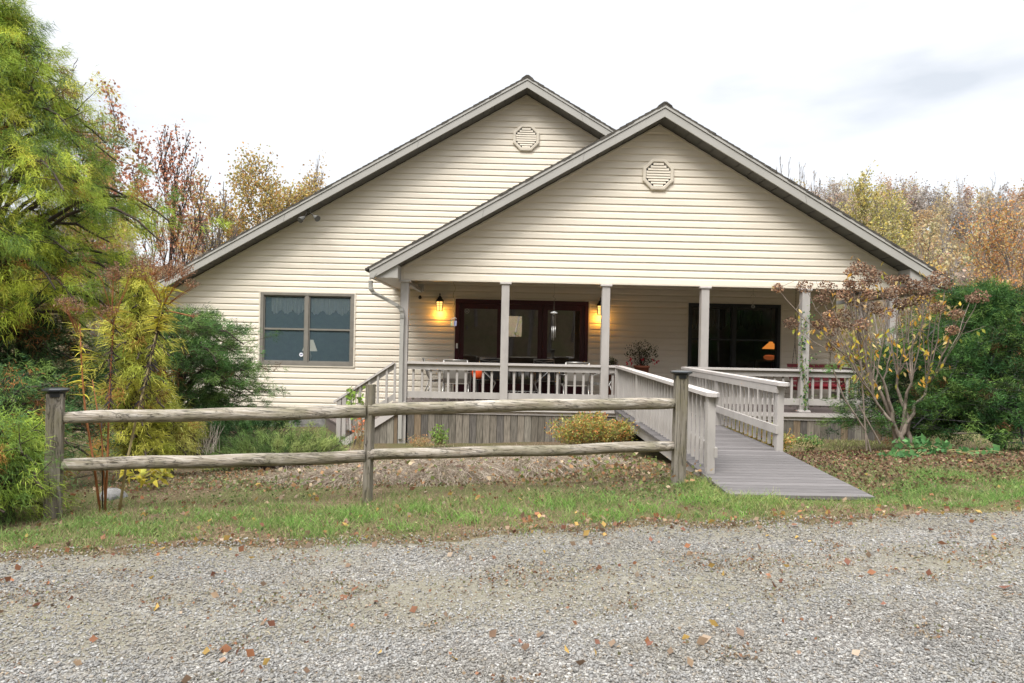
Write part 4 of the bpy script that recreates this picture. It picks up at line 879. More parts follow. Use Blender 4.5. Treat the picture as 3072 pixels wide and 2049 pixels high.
# ramp --------------------------------------------------------------------
ramp_ = thing('entry_ramp', (3.05, 10, 0), 'long grey wooden ramp rising from the gravel up to the porch', 'ramp')
def rz_(y): return float(np.interp(y, [6.85, 7.8, 9.2, FY-.13], [.105, .14, .20, DZ]))
mb = MB(); yb = 6.85
while yb < FY-.14: ye = min(yb+.134, FY-.135); _f = random.Random(int(yb*1000)).uniform(.8, 1.2); mb.cur = (.155*_f, .145*_f, .145*_f); mb.hexa([(rx0-.04, yb+.003, rz_(yb)-.035), (rx1+.0, yb+.003, rz_(yb)-.035), (rx1, ye-.002, rz_(ye)-.035), (rx0-.04, ye-.002, rz_(ye)-.035), (rx0-.04, yb+.003, rz_(yb)), (rx1, yb+.003, rz_(yb)), (rx1, ye-.002, rz_(ye)), (rx0-.04, ye-.002, rz_(ye))]); yb += .138
mb.build('ramp_deck', M['rampboard'], ramp_, True)
mb = MB()
for x in (rx0, rx1-.04):
    for ya, yb_ in ((7.4, 9.2), (9.2, FY-.14)): mb.beam((x+.02, ya, rz_(ya)-.12), (x+.02, yb_, rz_(yb_)-.12), .04, .16)
mb.build('side_beam', M['rail'], ramp_)
def ramp_rail(x, ys, side, y_end_over, lowz, topz=.925):
    p = (x, ys[0], rz_(ys[0])); q = (x, FY-.12, rz_(FY-.12))
    p = np.array(p); q = np.array(q); Ls = q[1]-p[1]; Z = np.array([0, 0, 1.]); U = np.array([0, 1., 0])
    z0_, z1_ = p[2]+topz, DZ+RT
    ztp = lambda y_: z0_+(z1_-z0_)*(y_-p[1])/Ls
    mb = MB(); w = .075; h = .045; ya, yb_ = p[1]-y_end_over, q[1]
    A = [(x-w, ya+.06), (x-w+.05, ya), (x+w-.05, ya), (x+w, ya+.06), (x+w, yb_), (x-w, yb_)]; n = 6
    mb.add([(a, b, ztp(b)-h) for a, b in A] + [(a, b, ztp(b)) for a, b in A], [tuple(range(n-1, -1, -1)), tuple(range(n, 2*n))] + [(i, (i+1) % n, (i+1) % n+n, i+n) for i in range(n)])
    ro = mb.build('railing', M['cap'], ramp_)
    off = -side*.05
    mb = MB(); mb.beam((x+off, p[1]-.06, ztp(p[1]-.06)-h-.052), (x+off, q[1], ztp(q[1])-h-.052), .036, .10); mb.build('top_board', M['rail'], ro)
    lz_ = lambda y_: rz_(y_)+lowz
    mb = MB(); mb.beam((x+off, p[1]-.06, lz_(p[1])), (x+off, 9.2 if p[1] < 9 else q[1], lz_(9.2 if p[1] < 9 else q[1])), .036, .11)
    if p[1] < 9: mb.beam((x+off, 9.2, lz_(9.2)), (x+off, q[1], lz_(q[1])), .036, .11)
    mb.build('bottom_board', M['rail'], ro)
    for yy_ in ys:
        mb = MB(); mb.box(x-.045+.0, x+.045, yy_-.045, yy_+.045, rz_(yy_)-(.02 if side > 0 else .02), ztp(yy_)-h-.001, .004); mb.build('railing_post', M['rail'], ro)
    y_ = p[1]+.15
    while y_ < q[1]-.06:
        if min(abs(y_-k) for k in ys) > .07:
            mb = MB(); xx_ = x+side*.0; mb.box(xx_-.018, xx_+.018, y_-.018, y_+.018, rz_(y_)+(.04 if side < 0 else .04), ztp(y_)-h-.002); mb.build('baluster', M['rail'], ro)
        y_ += .185
ramp_rail(rx0+.05, [7.8, 9.15, 12.0, FY-.17], -1, .13, .24)
ramp_rail(rx1-.03, [9.2, 11.8, FY-.17], 1, .20, .285)
# ------------------------------------------------------------------ split rail fence
fence = thing('rail_fence', (-1.4, 6.9, 0), 'weathered two rail log fence along the front verge', 'fence')
FP = [at(158, 1548, 6.46), at(1101, 1497, 6.86), at(2034, 1448, 7.3)]
tops = [1180, 1153, 1126]
def post_box(mb, c, w, d, z0, z1, rot, lean=0, chamfer=.008):
    ca, sa = cos(rot), sin(rot); P = []
    for z, sh in ((z0, 0), (z1, lean)):
        for a, b in ((-w/2+chamfer, -d/2), (w/2-chamfer, -d/2), (w/2, -d/2+chamfer), (w/2, d/2), (-w/2, d/2), (-w/2, -d/2+chamfer)): P.append((c[0]+a*ca-b*sa+sh, c[1]+a*sa+b*ca, z))
    mb.add(P, [tuple(range(5, -1, -1)), tuple(range(6, 12))] + [(i, (i+1) % 6, (i+1) % 6+6, i+6) for i in range(6)])
pc = []
for i, (c, tp, pxs) in enumerate(zip(FP, tops, (158, 1104, 2038))):
    zt = Z_(pxs, tp, c[1]); mb = MB(); w_ = (.135, .075, .128)[i]; d_ = (.135, .085, .128)[i]; rot = (.42, -.25, .03)[i]
    post_box(mb, c, w_, d_, c[2]-.3, zt, rot, (.006, .014, .012)[i]); p = mb.build('post', M['post'], fence); pc.append((c, zt, rot))
    if i != 1:
        mb = MB(); k = .088; z = zt
        def ring(r_, z_, n=8): return [(c[0]+.01+r_*cos(rot+pi/8+j*pi/4), c[1]+r_*sin(rot+pi/8+j*pi/4), z_) for j in range(n)]
        prof = [(.080, z-.03), (.080, z+.004), (.092, z+.012), (.118, z+.028), (.118, z+.040), (.095, z+.052), (.02, z+.060)]
        V = sum([ring(r_, z_) for r_, z_ in prof], []); mb.add(V, [(a*8+j, a*8+(j+1) % 8, a*8+8+(j+1) % 8, a*8+8+j) for a in range(len(prof)-1) for j in range(8)] + [tuple((len(prof)-1)*8+j for j in range(8))]); mb.build('post_cap', M['blackcap'], p)
def log(p, q, r, seed, flat0=0, flat1=0):
    rnd = random.Random(seed); m = 40; n = 18; V = []; p = np.array(p); q = np.array(q); d = q-p; Lg = np.linalg.norm(d); u = d/Lg; a = np.cross(u, [0, 0, 1.]); a /= np.linalg.norm(a); b = np.cross(a, u)
    ph = [rnd.random()*6 for _ in range(8)]
    for i in range(m+1):
        t = i/m; c = p+d*t + b*(.008*sin(t*5+ph[0])+.004*sin(t*17+ph[1])) + a*.01*sin(t*4+ph[2]); e = 1.0
        s0 = t*Lg; s1 = (1-t)*Lg
        sq = 1.0
        if flat0 and s0 < .28: sq = .62+.38*(s0/.28)**.6
        if flat1 and s1 < .28: sq = min(sq, .62+.38*(s1/.28)**.6)
        for k in range(n):
            th = 2*pi*k/n; rr = r*(1+.045*sin(2*th+ph[3]+t*2)+.03*sin(3*th+ph[4]+t*9)+.015*sin(7*th+t*25)); ct, st_ = cos(th), sin(th)
            V.append(c + a*rr*ct*(sq if ct < 0 or True else 1) + b*rr*st_*(sq*.5+.5))
    F = [(i*n+k, i*n+(k+1) % n, (i+1)*n+(k+1) % n, (i+1)*n+k) for i in range(m) for k in range(n)]
    mb = MB(); mb.add(V, F, True); mb.f += [tuple(range(n-1, -1, -1)), tuple(m*n+k for k in range(n))]; mb.sm += [False, False]; return mb
def railp(pxa, pya, Ya, pxb, pyb, Yb, r, seed, f0, f1): log(at(pxa, pya, Ya), at(pxb, pyb, Yb), r, seed, f0, f1).build('rail', M['lograil'], fence)
railp(180, 1256, 6.47, 1098, 1231.5, 6.85, .063, 1, 1, 0); railp(1106, 1229, 6.86, 2026, 1208, 7.29, .065, 2, 0, 1)
railp(175, 1396, 6.47, 1096, 1369, 6.85, .060, 3, 1, 0); railp(1104, 1367, 6.86, 2024, 1337, 7.29, .058, 4, 0, 1)
# the grey low board fence far right behind the juniper
bf = thing('board_fence', (10, 17.2, -.6), 'low grey vertical board skirting beyond the juniper on the right', 'fence'); mb = MB(); planks(mb, 8.5, 15.5, 17.3, -.33, lambda x: float(G(x, 17.3))-.08, w=.15, seed=44); mb.build('boards', M['plank'], bf, True)
mb = MB(); mb.box(8.5, 15.5, 17.24, 17.36, -.33, -.29); mb.build('cap_board', M['cap'], bf)
# ------------------------------------------------------------------ background trees
def fit(segs, tips, base, height, width):
    A = np.array([s[0] for s in segs]); B = np.array([s[1] for s in segs]); r = np.array([(s[2], s[3]) for s in segs]); T = np.array([t[0] for t in tips]); TD = np.array([t[1] for t in tips])
    base = np.array(base); hz = max(B[:, 2].max()-base[2], .1); rr = np.percentile(np.hypot(B[:, 0]-base[0], B[:, 1]-base[1]), 97)
    k = np.array([width/2/rr, width/2/rr, height/hz])
    f = lambda P: base + (P-base)*k
    return f(A), f(B), r, f(T), TD
def bgtree(name, px, Y, toppy, width, seed, label, cols=None, per=5, leafsize=.1, levels=3, kids=(10, 5, 4), ang=(.6, .6, .7), up=.18, bark='barkgrey', trunk_r=.13, density=.8, jit=.2, upper=1.0, minr=.012, group='trees beyond the house', w=None, start=.3):
    rnd = random.Random(seed); rng = np.random.default_rng(seed); x = X_(px, Y); base = np.array([x, Y, float(G(x, Y))-.1]); h = Z_(px, toppy, Y)-base[2]
    segs, tips = grow(base, (rnd.uniform(-.05, .05), 0, 1), h*.9, trunk_r, rnd, levels, kids, ang, .45, up, .07, .3, 6, start, minr=minr)
    A, B, r, T, TD = fit(segs, tips, base, h, width)
    t = thing(name, base, label, 'tree', group); V, F = segs_arr(A, B, r[:, :1], r[:, 1:], 4); np_mesh('trunk', V, F, M[bark], t, smooth=True)
    if cols is not None:
        zz = (T[:, 2]-base[2])/h; k = (rng.random(len(T)) < density) & (zz < upper + .15*rng.random(len(T))); T = T[k]; TD = TD[k]; n = len(T)*per
        P = np.repeat(T, per, 0) + rng.normal(size=(n, 3))*jit; D = rand_dirs(n, rng) + [0, 0, -.4]
        leaves_mesh('crown', P, D, leafsize*(.6+.8*rng.random(n)), pick(cols, n, rng, w), M['leaf'], t, .75, rng)
    return t
RUST = [(.36, .15, .10), (.44, .20, .12), (.30, .14, .10), (.50, .28, .18)]  # background leaf palettes paled to put haze into the colour
GOLD = [(.46, .32, .10), (.38, .30, .10), (.30, .28, .09), (.42, .24, .08), (.34, .20, .09)]
YEL = [(.48, .38, .10), (.38, .34, .12), (.28, .28, .09), (.50, .44, .22)]
ORG = [(.50, .24, .08), (.42, .30, .10), (.34, .16, .08), (.55, .36, .16)]
bgtree('maple_tree', 285, 21, 235, 3.0, 101, 'rust leaved tree behind the upper right side of the big golden conifer', RUST, per=6, leafsize=.11, density=.8)
bgtree('bare_tree', 300, 23, 190, 3.8, 102, 'bare grey twigs reaching above the rust leaved tree at upper left', None, kids=(12, 6, 4))
bgtree('maple_tree', 520, 24, 335, 3.3, 103, 'slender thin crowned tree with sparse red leaves left of the roof', RUST, per=3, leafsize=.10, density=.8, kids=(12, 5, 4), up=.4, ang=(.4, .5, .6), bark='bark')
bgtree('bare_tree', 610, 26, 560, 3.2, 104, 'grey bare thicket tree between the red tree and the roof', [(.3, .12, .08), (.25, .18, .12)], per=1, density=.2)
bgtree('oak_tree', 785, 30, 448, 6.2, 105, 'rounded golden brown tree standing above the left roof slope', GOLD, per=7, leafsize=.11, density=.95, jit=.26, kids=(14, 7, 4), ang=(.95, .8, .7), up=.04, start=.45, w=[3, 3, 3, 2, 1])
bgtree('oak_tree', 655, 29, 535, 3.6, 106, 'smaller golden tree just left of the rounded golden brown one', GOLD, per=6, leafsize=.11, ang=(.9, .8, .7), up=.05)
bgtree('poplar_tree', 955, 33, 458, 2.6, 107, 'pale golden thin tree nearest the roof slope on the left', [(.50, .36, .18), (.42, .30, .14)], per=3, density=.7)
bgtree('bare_tree', 2310, 36, 455, 2.6, 110, 'bare twiggy top poking above the right roof slope, nearer the ridge', None, kids=(7, 4, 3), minr=.010)
bgtree('bare_tree', 2375, 37, 478, 1.8, 111, 'second bare twiggy top above the right roof slope', None, kids=(6, 4, 3), minr=.010)
bgtree('bare_tree', 2460, 38, 505, 2.4, 112, 'thin grey tree with few buds just above the right roof slope', [(.40, .30, .22)], per=1, density=.4, leafsize=.08)
bgtree('poplar_tree', 2570, 40, 520, 4.4, 113, 'greenish yellow wispy tree rising behind the right roof slope', YEL, per=6, density=.7, up=.3, leafsize=.13, kids=(12, 6, 4))
bgtree('poplar_tree', 2660, 43, 545, 4.2, 114, 'lower greenish yellow tree right of the wispy one', YEL, per=6, density=.7, leafsize=.13)
bgtree('bare_tree', 2940, 33, 500, 5.4, 115, 'large grey branching tree with orange leaves on its lower half at right', ORG, per=3, density=.55, upper=.7, kids=(15, 8, 5), leafsize=.10, start=.2, minr=.006, trunk_r=.10)
bgtree('bare_tree', 3050, 30, 610, 3.4, 116, 'orange brown tree at the right edge in front of the large grey one', ORG, per=5, density=.8)
bgtree('maple_tree', 2850, 25, 800, 2.2, 117, 'small bright yellow leaved sapling beyond the right eave', [(.62, .42, .10), (.55, .33, .08), (.60, .50, .25)], per=7, density=.95, leafsize=.10, start=.1, trunk_r=.05)
bgtree('maple_tree', 3010, 24, 850, 2.4, 118, 'small orange leaved sapling behind the top of the right juniper', [(.60, .30, .12), (.62, .42, .2), (.5, .25, .12)], per=5, density=.8, leafsize=.09, start=.1, trunk_r=.05)
bgtree('bare_tree', 2760, 30, 700, 3.0, 119, 'grey brushy sapling cluster above the right eave', [(.40, .30, .16), (.35, .32, .15)], per=3, density=.6)
# woods on the slope behind: one mass of many trees
def forest(name, spots, seed, label, ground_z=None, kinds=6, dens=1.0):
    rng = np.random.default_rng(seed); tpl = []
    for k in range(kinds):
        rnd = random.Random(seed+k); segs, tips = grow((0, 0, 0), (0, 0, 1), .9, .012, rnd, 2 if k % 3 else 3, (12, 6, 3) if k % 3 else (7, 5, 3), (.5, .6, .7), .42, .35, .08, .35, 4, .2, minr=.0018); tpl.append(fit(segs, tips, (0, 0, 0), 1.0, .42))
    SV, SF, LP, LD, LS, LC = [], [], [], [], [], []; off = 0
    pal = [[(.30, .24, .19), (.36, .28, .22)], [(.42, .29, .15), (.46, .33, .18)], [(.34, .32, .16), (.40, .38, .20)], [(.38, .22, .15), (.40, .26, .18)], [(.48, .37, .20), (.46, .40, .24)], [(.28, .25, .22), (.34, .29, .26)]]  # woodland leaf colours paled in place of haze
    for (x, y, h) in spots:
        A, B, r, T, TD = tpl[rng.integers(kinds)]; a = rng.random()*6.28; c, s = cos(a), sin(a); Rm = np.array([[c, s, 0], [-s, c, 0], [0, 0, 1]])*h; o = np.array([x, y, float(G(x, y))-.3])
        V, F = segs_arr(A@Rm+o, B@Rm+o, r[:, :1]*h, r[:, 1:]*h, 3); SV.append(V); SF.append(F+off); off += len(V)
        p = pal[rng.integers(len(pal))]; n = int(len(T)*rng.choice([.3, .8, 2.2])*dens); i = rng.integers(0, len(T), n); LP.append(T[i]@Rm+o+rng.normal(size=(n, 3))*.035*h); LD.append(rand_dirs(n, rng)); LS.append(np.full(n, .19)); LC.append(pick(p, n, rng))
    mt = simple('woodland twigs', (.29, .26, .245), rough=.95, var=.25, nscale=.6)
    V = np.concatenate(SV); F = np.concatenate(SF); n0 = len(V)
    me_t = np_mesh(name, V, F, mt, None); tag(me_t, label, 'woods', kind='stuff')
    lv = leaves_mesh('foliage', np.concatenate(LP), np.concatenate(LD), np.concatenate(LS)*(.6+.8*rng.random(sum(map(len, LS)))), np.concatenate(LC), M['leaf'], None, .8, rng); lv.parent = me_t
    return me_t
rng = np.random.default_rng(77); sp = []
for side, x0f, x1f, n in ((1, .30, .92, 430), (-1, -.92, -.32, 130)):
    for _ in range(n): y = 36 + 62*rng.random()**.8; x = y*(x0f+(x1f-x0f)*rng.random()); sp.append((x, y, 4.5+3.5*rng.random()))
for _ in range(40): y = 38+30*rng.random(); sp.append((y*(rng.random()-.5)*.6, y, 4+2*rng.random()))
forest('woods', sp, 500, 'grey brown autumn woods covering the slope behind the house')
# wooded bank behind the photographer (seen only as glass reflections; made tall and dense to cut low sky light)
sp = [((rng.random()-.5)*76, -9-24*rng.random()**.8, 12+6*rng.random()) for _ in range(150)]
forest('woods', sp, 600, 'autumn woods on the bank across the driveway', dens=2.6)
# ------------------------------------------------------------------ garden conifers
YG = [(.40, .46, .06), (.29, .38, .055), (.50, .50, .08), (.21, .31, .05), (.12, .20, .04)]
def limb_conifer(name, base, top, env, nlimb, label, seed, cols, w, rust, per=9, sub=30, strand=(.20, .0085, .9), trunk_r=.12, zlo=.3, droop=.35, jit=.10, az_rng=None, bark='bark', inner=.35, subr=.26, cat='conifer', lean=(0, 0), vflat=.6, dz=-.25):
    rnd = random.Random(seed); rng = np.random.default_rng(seed); base = np.array(base, float); segs = []; P = []; D = []; tid = []; tn = 0
    zs = [e[0] for e in env]; rs = [e[1] for e in env]; H = top-base[2]
    ax = lambda z: base + np.array([lean[0]*(z-base[2]), lean[1]*(z-base[2]), z-base[2]])
    m = 10
    for i in range(m): a, b = ax(base[2]+H*i/m), ax(base[2]+H*(i+1)/m); segs.append((a, b, trunk_r*(1-i/m)+.01, trunk_r*(1-(i+1)/m)+.008))
    for k in range(nlimb):
        zt = zlo + (top-zlo)*((k+rnd.random())/nlimb); az = k*2.399+rnd.uniform(-.4, .4)
        if az_rng: az = rnd.uniform(*az_rng) if rnd.random() < .7 else az
        r = float(np.interp(zt, zs, rs))*rnd.uniform(.55, 1.08); z0 = max(base[2]+.1, zt - r*rnd.uniform(.1, .5)); p0 = ax(z0); n = 7; pts = []
        for i in range(n+1):
            t = i/n; q = p0 + np.array([cos(az)*r*t, sin(az)*r*t, (zt-z0)*(1-(1-t)**2) + .18*r*sin(t*pi) - droop*r*max(0, t-.6)**1.5]) + np.array([rnd.gauss(0, .02), rnd.gauss(0, .02), rnd.gauss(0, .02)])*t; pts.append(q)
        for i in range(n): segs.append((pts[i], pts[i+1], .012+.022*(1-i/n)*min(1, r), .010+.02*(1-(i+1)/n)*min(1, r)))
        ns = max(3, int((sub*(.4+.6*r/max(rs)) if r > .1 else sub*.3)/5))
        t = inner+(1-inner)*rng.random(ns)**.7; idx = np.minimum((t*n).astype(int), n-1); fr = (t*n-idx)[:, None]; pa = np.array(pts)
        base_p = pa[idx]*(1-fr)+pa[idx+1]*fr; o = rng.normal(size=(ns, 3))*subr*(.35+.65*min(1, r))*[1, 1, vflat]; end = base_p+o+[0, 0, .03]
        sg0 = [(a, b, .006, .003) for a, b in zip(base_p, end)]; segs += sg0; q5 = 5; base_p = np.repeat(base_p, q5, 0); o = np.repeat(o, q5, 0); o2 = rng.normal(size=o.shape)*subr*.42; end = np.repeat(end, q5, 0)+o2*[1, 1, vflat+.1]-[0, 0, .25*(dz < 0)]*np.abs(o2[:, :1]); o = o+o2; tid += list(np.repeat(np.arange(ns)+tn, q5)); tn += ns
        P.append(end); D.append(unit(np.array([cos(az), sin(az), dz])+o*1.6))
    P = np.concatenate(P); D = np.concatenate(D); o_, D_ = P, D
    return conifer(name, base, label, cat, (P, D), cols, w, rng, strand, per, jit, segs=segs, bark=bark, rust=rust, tuft=np.array(tid))
RUSTF = [(.28, .12, .04), (.20, .09, .035), (.36, .18, .05)]
cx, cy = X_(-20, 9.3), 9.3
limb_conifer('threadleaf_cypress', (cx, cy, float(G(cx, cy))), 5.95, [(1.4, 1.4), (1.9, 1.8), (2.4, 2.15), (3.2, 2.2), (3.9, 1.9), (4.4, 1.3), (4.9, .9), (5.4, .6), (6.0, .12)], 150, 'tall shaggy golden green conifer filling the upper left', 3, YG + [(.08, .14, .05)], [4, 4, 3, 3, 2, 1.5], (RUSTF, .06), per=30, sub=64, strand=(.125, .0062, .7), zlo=1.75, subr=.24, inner=.3)
cx, cy = X_(-330, 8.6), 8.6
limb_conifer('juniper', (X_(60, 9.6), 9.6, float(G(-6.4, 9.6))), 1.75, [(-.2, 1.1), (.6, 1.4), (1.2, 1.2), (1.7, .6)], 70, 'dark green open branched juniper under the tall golden conifer', 5, [(.045, .10, .035), (.07, .14, .05), (.10, .17, .06), (.035, .07, .03)], None, (RUSTF, .10), per=20, sub=44, strand=(.09, .008, .3), zlo=.1, cat='shrub')
limb_conifer('juniper', (X_(30, 7.5), 7.5, float(G(-5.5, 7.5))), 1.1, [(-.2, .6), (.4, .8), (.9, .5)], 34, 'green juniper tangle beside the left fence post', 6, [(.05, .13, .05), (.09, .18, .06), (.16, .25, .06)], None, (RUSTF, .08), per=20, sub=40, strand=(.08, .006, .3), zlo=.0, cat='shrub')
limb_conifer('threadleaf_cypress', (X_(415, 8.7), 8.7, float(G(-4.7, 8.7))), 2.35, [(-.2, .42), (.3, .50), (1.0, .50), (1.6, .42), (2.1, .22), (2.4, .06)], 80, 'bright golden thread leaf shrub behind the tall dried stalks', 7, [(.42, .42, .06), (.50, .48, .09), (.30, .34, .05), (.20, .27, .05)], [4, 4, 3, 1], (RUSTF, .09), per=17, sub=26, strand=(.10, .0065, .6), zlo=.0, subr=.13, cat='shrub', inner=.2)
limb_conifer('threadleaf_cypress', (X_(500, 9.2), 9.2, float(G(-4.6, 9.2))), .62, [(-.2, .45), (.2, .50), (.5, .3)], 26, 'low golden mound behind the lower fence rail', 27, [(.40, .40, .08), (.46, .45, .12), (.30, .34, .08)], None, (RUSTF, .05), per=18, sub=30, strand=(.09, .006, .6), zlo=-.05, subr=.14, cat='shrub')
limb_conifer('threadleaf_cypress', (X_(10, 6.35), 6.35, float(G(-4.9, 6.35))), .72, [(-.2, .50), (.2, .62), (.55, .40)], 34, 'yellow green feathery shrub brushing the foot of the left fence post', 8, [(.34, .44, .07), (.22, .33, .06), (.12, .21, .05)], [4, 3, 2], (RUSTF, .12), per=22, sub=40, strand=(.085, .0048, .5), zlo=-.05, subr=.15, cat='shrub')

def plume_juniper(name, base, blobs, n, label, seed, cols, w=None, length=.11, width=.009, dirup=.5, per=9, jit=.05, rust=None, nlimb=40, bark='bark', cat='shrub', droop=.1, flat=1.0, out=None, plume=.32):
    """foliage plumes set at the ends of limbs; blobs [(x,y,z,rx,ry,rz,weight)]"""
    rnd = random.Random(seed); rng = np.random.default_rng(seed); base = np.array(base, float); segs = []
    Pb, d, r, bi = blob_points(n, blobs, rng)
    # cluster tips into boughs so that gaps show
    nc = max(12, n//9); C, dc, _, _ = blob_points(nc, blobs, rng); j = np.argmin(((Pb[:, None, :]-C[None])**2).sum(-1), 1)
    cb = np.array(blobs)[np.argmin(((C[:, None, :]-np.array(blobs)[None, :, :3])**2).sum(-1), 1), :3]; C = C + (C-cb)*rng.uniform(-.30, .32, (nc, 1))
    dC = unit(unit(C-base) + rand_dirs(nc, rng)*.35 + [0, 0, dirup]); s_ = rng.random((n, 1)); Lp = plume*(.6+.8*rng.random((nc, 1)))
    Pc = C[j] + dC[j]*(s_-.45)*Lp[j] + rand_dirs(n, rng)*[1, 1, flat]*plume*(.42*(1-s_)+.04)
    dirs = unit(dC[j] + rand_dirs(n, rng)*.4)
    for k in range(min(nc, nlimb)):
        q = C[k]; m_ = 6; prev = base + np.array([rnd.gauss(0, .06), rnd.gauss(0, .06), 0]); s0 = prev.copy()
        for i in range(1, m_+1): t = i/m_; p = s0*(1-t)+q*t; p = p + np.array([0, 0, -(q[2]-s0[2])*.35*sin(pi*t)]) + np.array([rnd.gauss(0, .02) for _ in range(3)]); segs.append((prev, p, .03*(1-t)+.007, .03*(1-t-1/m_ if t < 1 else 0)+.006)); prev = p
    for k in range(0, n, 3): segs.append((C[j[k]]+rng.normal(size=3)*.03, Pc[k], .005, .003))
    return conifer(name, base, label, cat, (Pc, dirs), cols, w, rng, (length, width, droop), per, jit, segs=segs, bark=bark, rust=rust, n_seg=2, spread=.8, tuft=j)
DG = [(.026, .075, .022), (.042, .11, .03), (.07, .155, .038), (.13, .22, .05), (.03, .045, .02)]
def B(px, py, Y, rx, rz, ry=None, w=1.0): c = at(px, py, Y); return (c[0], c[1], c[2], rx, ry or rx, rz, w)
limb_conifer('juniper', (X_(545, 13.9), 13.9, -.5), 2.0, [(-.4, 1.2), (.3, 1.6), (1.0, 1.65), (1.6, 1.35), (2.0, .8)], 44, 'spreading layered green juniper against the siding left of the left window', 51, [(.065, .14, .04), (.10, .20, .055), (.17, .27, .075), (.045, .085, .03)], None, ([(.16, .10, .05)], .04), per=26, sub=120, strand=(.075, .010, .1), zlo=-.2, subr=.30, vflat=.25, dz=.12, droop=.15, cat='shrub', inner=.25, trunk_r=.06)
plume_juniper('juniper', at(760, 1330, 12.6), [B(640, 1270, 13.0, 1.2, .16, w=3), B(800, 1262, 12.9, .6, .10, w=1.5), B(860, 1255, 12.9, .35, .07, w=.6), B(560, 1300, 12.4, .9, .18, w=2)], 900, 'low dark green juniper at the foot of the siding behind the upper rail', 52, [(.04, .09, .03), (.06, .13, .04), (.09, .16, .045)], length=.08, width=.010, per=16, jit=.1, dirup=.5, plume=.22)
plume_juniper('juniper', at(860, 1400, 10.6), [B(760, 1345, 10.8, .75, .17, w=2), B(880, 1325, 11.0, .8, .18, w=2), B(960, 1345, 10.9, .45, .15, w=1.2), B(1000, 1370, 10.8, .22, .1, w=.5), B(680, 1370, 10.6, .4, .12, w=.8)], 1300, 'soft light green creeping juniper mound between the rails left of the steps', 53, [(.12, .20, .055), (.18, .26, .075), (.25, .30, .10), (.07, .12, .035)], length=.065, width=.007, per=22, jit=.1, dirup=1.2, plume=.18)
limb_conifer('juniper', (X_(3010, 11.4), 11.4, float(G(8.2, 11.4))), 2.55, [(-.1, 1.3), (.2, 2.2), (.8, 2.75), (1.2, 2.2), (1.6, 1.7), (2.0, 1.3), (2.4, .7), (2.7, .3)], 68, 'big dark green feathery juniper at the right edge', 54, DG, [2, 3, 3, 2, 1.5], ([(.14, .07, .03), (.20, .10, .05)], .04), per=26, sub=170, strand=(.072, .0085, .15), zlo=.12, subr=.25, vflat=.45, dz=.25, droop=.12, cat='shrub', inner=.35, trunk_r=.07, az_rng=(2.2, 4.6), bark='black', jit=.10)

M['palestalk'] = simple('bleached stalk', (.42, .37, .31), rough=.9)
# small deciduous shrubs -------------------------------------------------
def twiggy(name, base, blobs, nt, nl, label, seed, cols, leaf=.03, tw=.004, bark='stemtan', w=None, cat='shrub', aspect=.6, group=None):
    rng = np.random.default_rng(seed); base = np.array(base, float); t = thing(name, base, label, cat, group)
    P, d, r, i = blob_points(nt, blobs, rng); s = np.array(blobs)[i, :3]; root = base + rng.normal(size=(nt, 3))*[.10, .10, 0]; root[:, :2] = root[:, :2]*.6+P[:, :2]*.4
    mid = (root+P)/2 + rng.normal(size=(nt, 3))*.03
    V1, F1 = segs_arr(root, mid, np.full((nt, 1), tw), np.full((nt, 1), tw*.8), 3); V2, F2 = segs_arr(mid, P, np.full((nt, 1), tw*.8), np.full((nt, 1), tw*.4), 3)
    np_mesh('stem', np.concatenate([V1, V2]), np.concatenate([F1, F2+len(V1)]), M[bark], t)
    k = rng.integers(0, nt, nl); u = (.35+.65*rng.random((nl, 1))**.6); Q = root[k]*(1-u)+P[k]*u+rng.normal(size=(nl, 3))*.03
    leaves_mesh('foliage', Q, rand_dirs(nl, rng)+[0, 0, .3], leaf*(.5+rng.random(nl)), pick(cols, nl, rng, w), M['leaf'], t, aspect, rng); return t
SPI = [(.40, .38, .08), (.28, .32, .07), (.50, .30, .09), (.52, .20, .07), (.16, .22, .05), (.45, .42, .16)]
twiggy('spirea_shrub', at(1790, 1345, 11.6), [B(1700, 1285, 11.6, .40, .20), B(1790, 1275, 11.5, .45, .24), B(1870, 1285, 11.5, .32, .20), B(1760, 1250, 11.7, .5, .10)], 500, 8500, 'rounded yellow and orange spirea mound against the porch skirting left of the ramp', 61, SPI, .034)
twiggy('spirea_shrub', at(2230, 1330, 11.2), [B(2215, 1265, 11.8, .3, .16), B(2290, 1290, 11.2, .3, .18), B(2350, 1320, 10.6, .25, .16)], 260, 3600, 'loose yellow green spirea seen beneath the right ramp railing', 62, SPI, .032)
twiggy('spirea_shrub', at(2420, 1340, 10.4), [B(2430, 1325, 10.6, .2, .12)], 80, 500, 'small green tuft at the foot of the right ramp end post', 63, [(.10, .2, .06), (.2, .28, .08)], .04)
twiggy('seedling', at(1068, 1335, 12.6), [B(1045, 1165, 12.6, .12, .04), B(1075, 1160, 12.6, .13, .05)], 10, 90, 'green leaved maple seedling in front of the step handrail', 64, [(.22, .34, .06), (.30, .42, .10)], .07, .006, 'barkgrey', cat='plant', aspect=.9)
twiggy('dried_weed', at(1075, 1345, 12.4), [B(1080, 1265, 12.4, .14, .2)], 40, 60, 'dry pale weed stalks with orange berries left of the short fence post', 65, [(.60, .18, .08), (.62, .30, .2)], .06, .004, 'stemtan', cat='plant')
twiggy('skirting_weed', at(1320, 1335, 13.4), [B(1318, 1300, 13.4, .22, .17)], 40, 420, 'small bright green weed growing against the porch skirting', 66, [(.16, .28, .06), (.24, .36, .08)], .045, .004, 'stemtan', cat='plant')
twiggy('dried_weed', at(1262, 1338, 13.2), [B(1262, 1318, 13.2, .35, .12)], 130, 120, 'tangle of brown dead stems below the porch skirting', 67, [(.35, .2, .12), (.5, .25, .1)], .04, .004, 'stemtan', cat='plant')
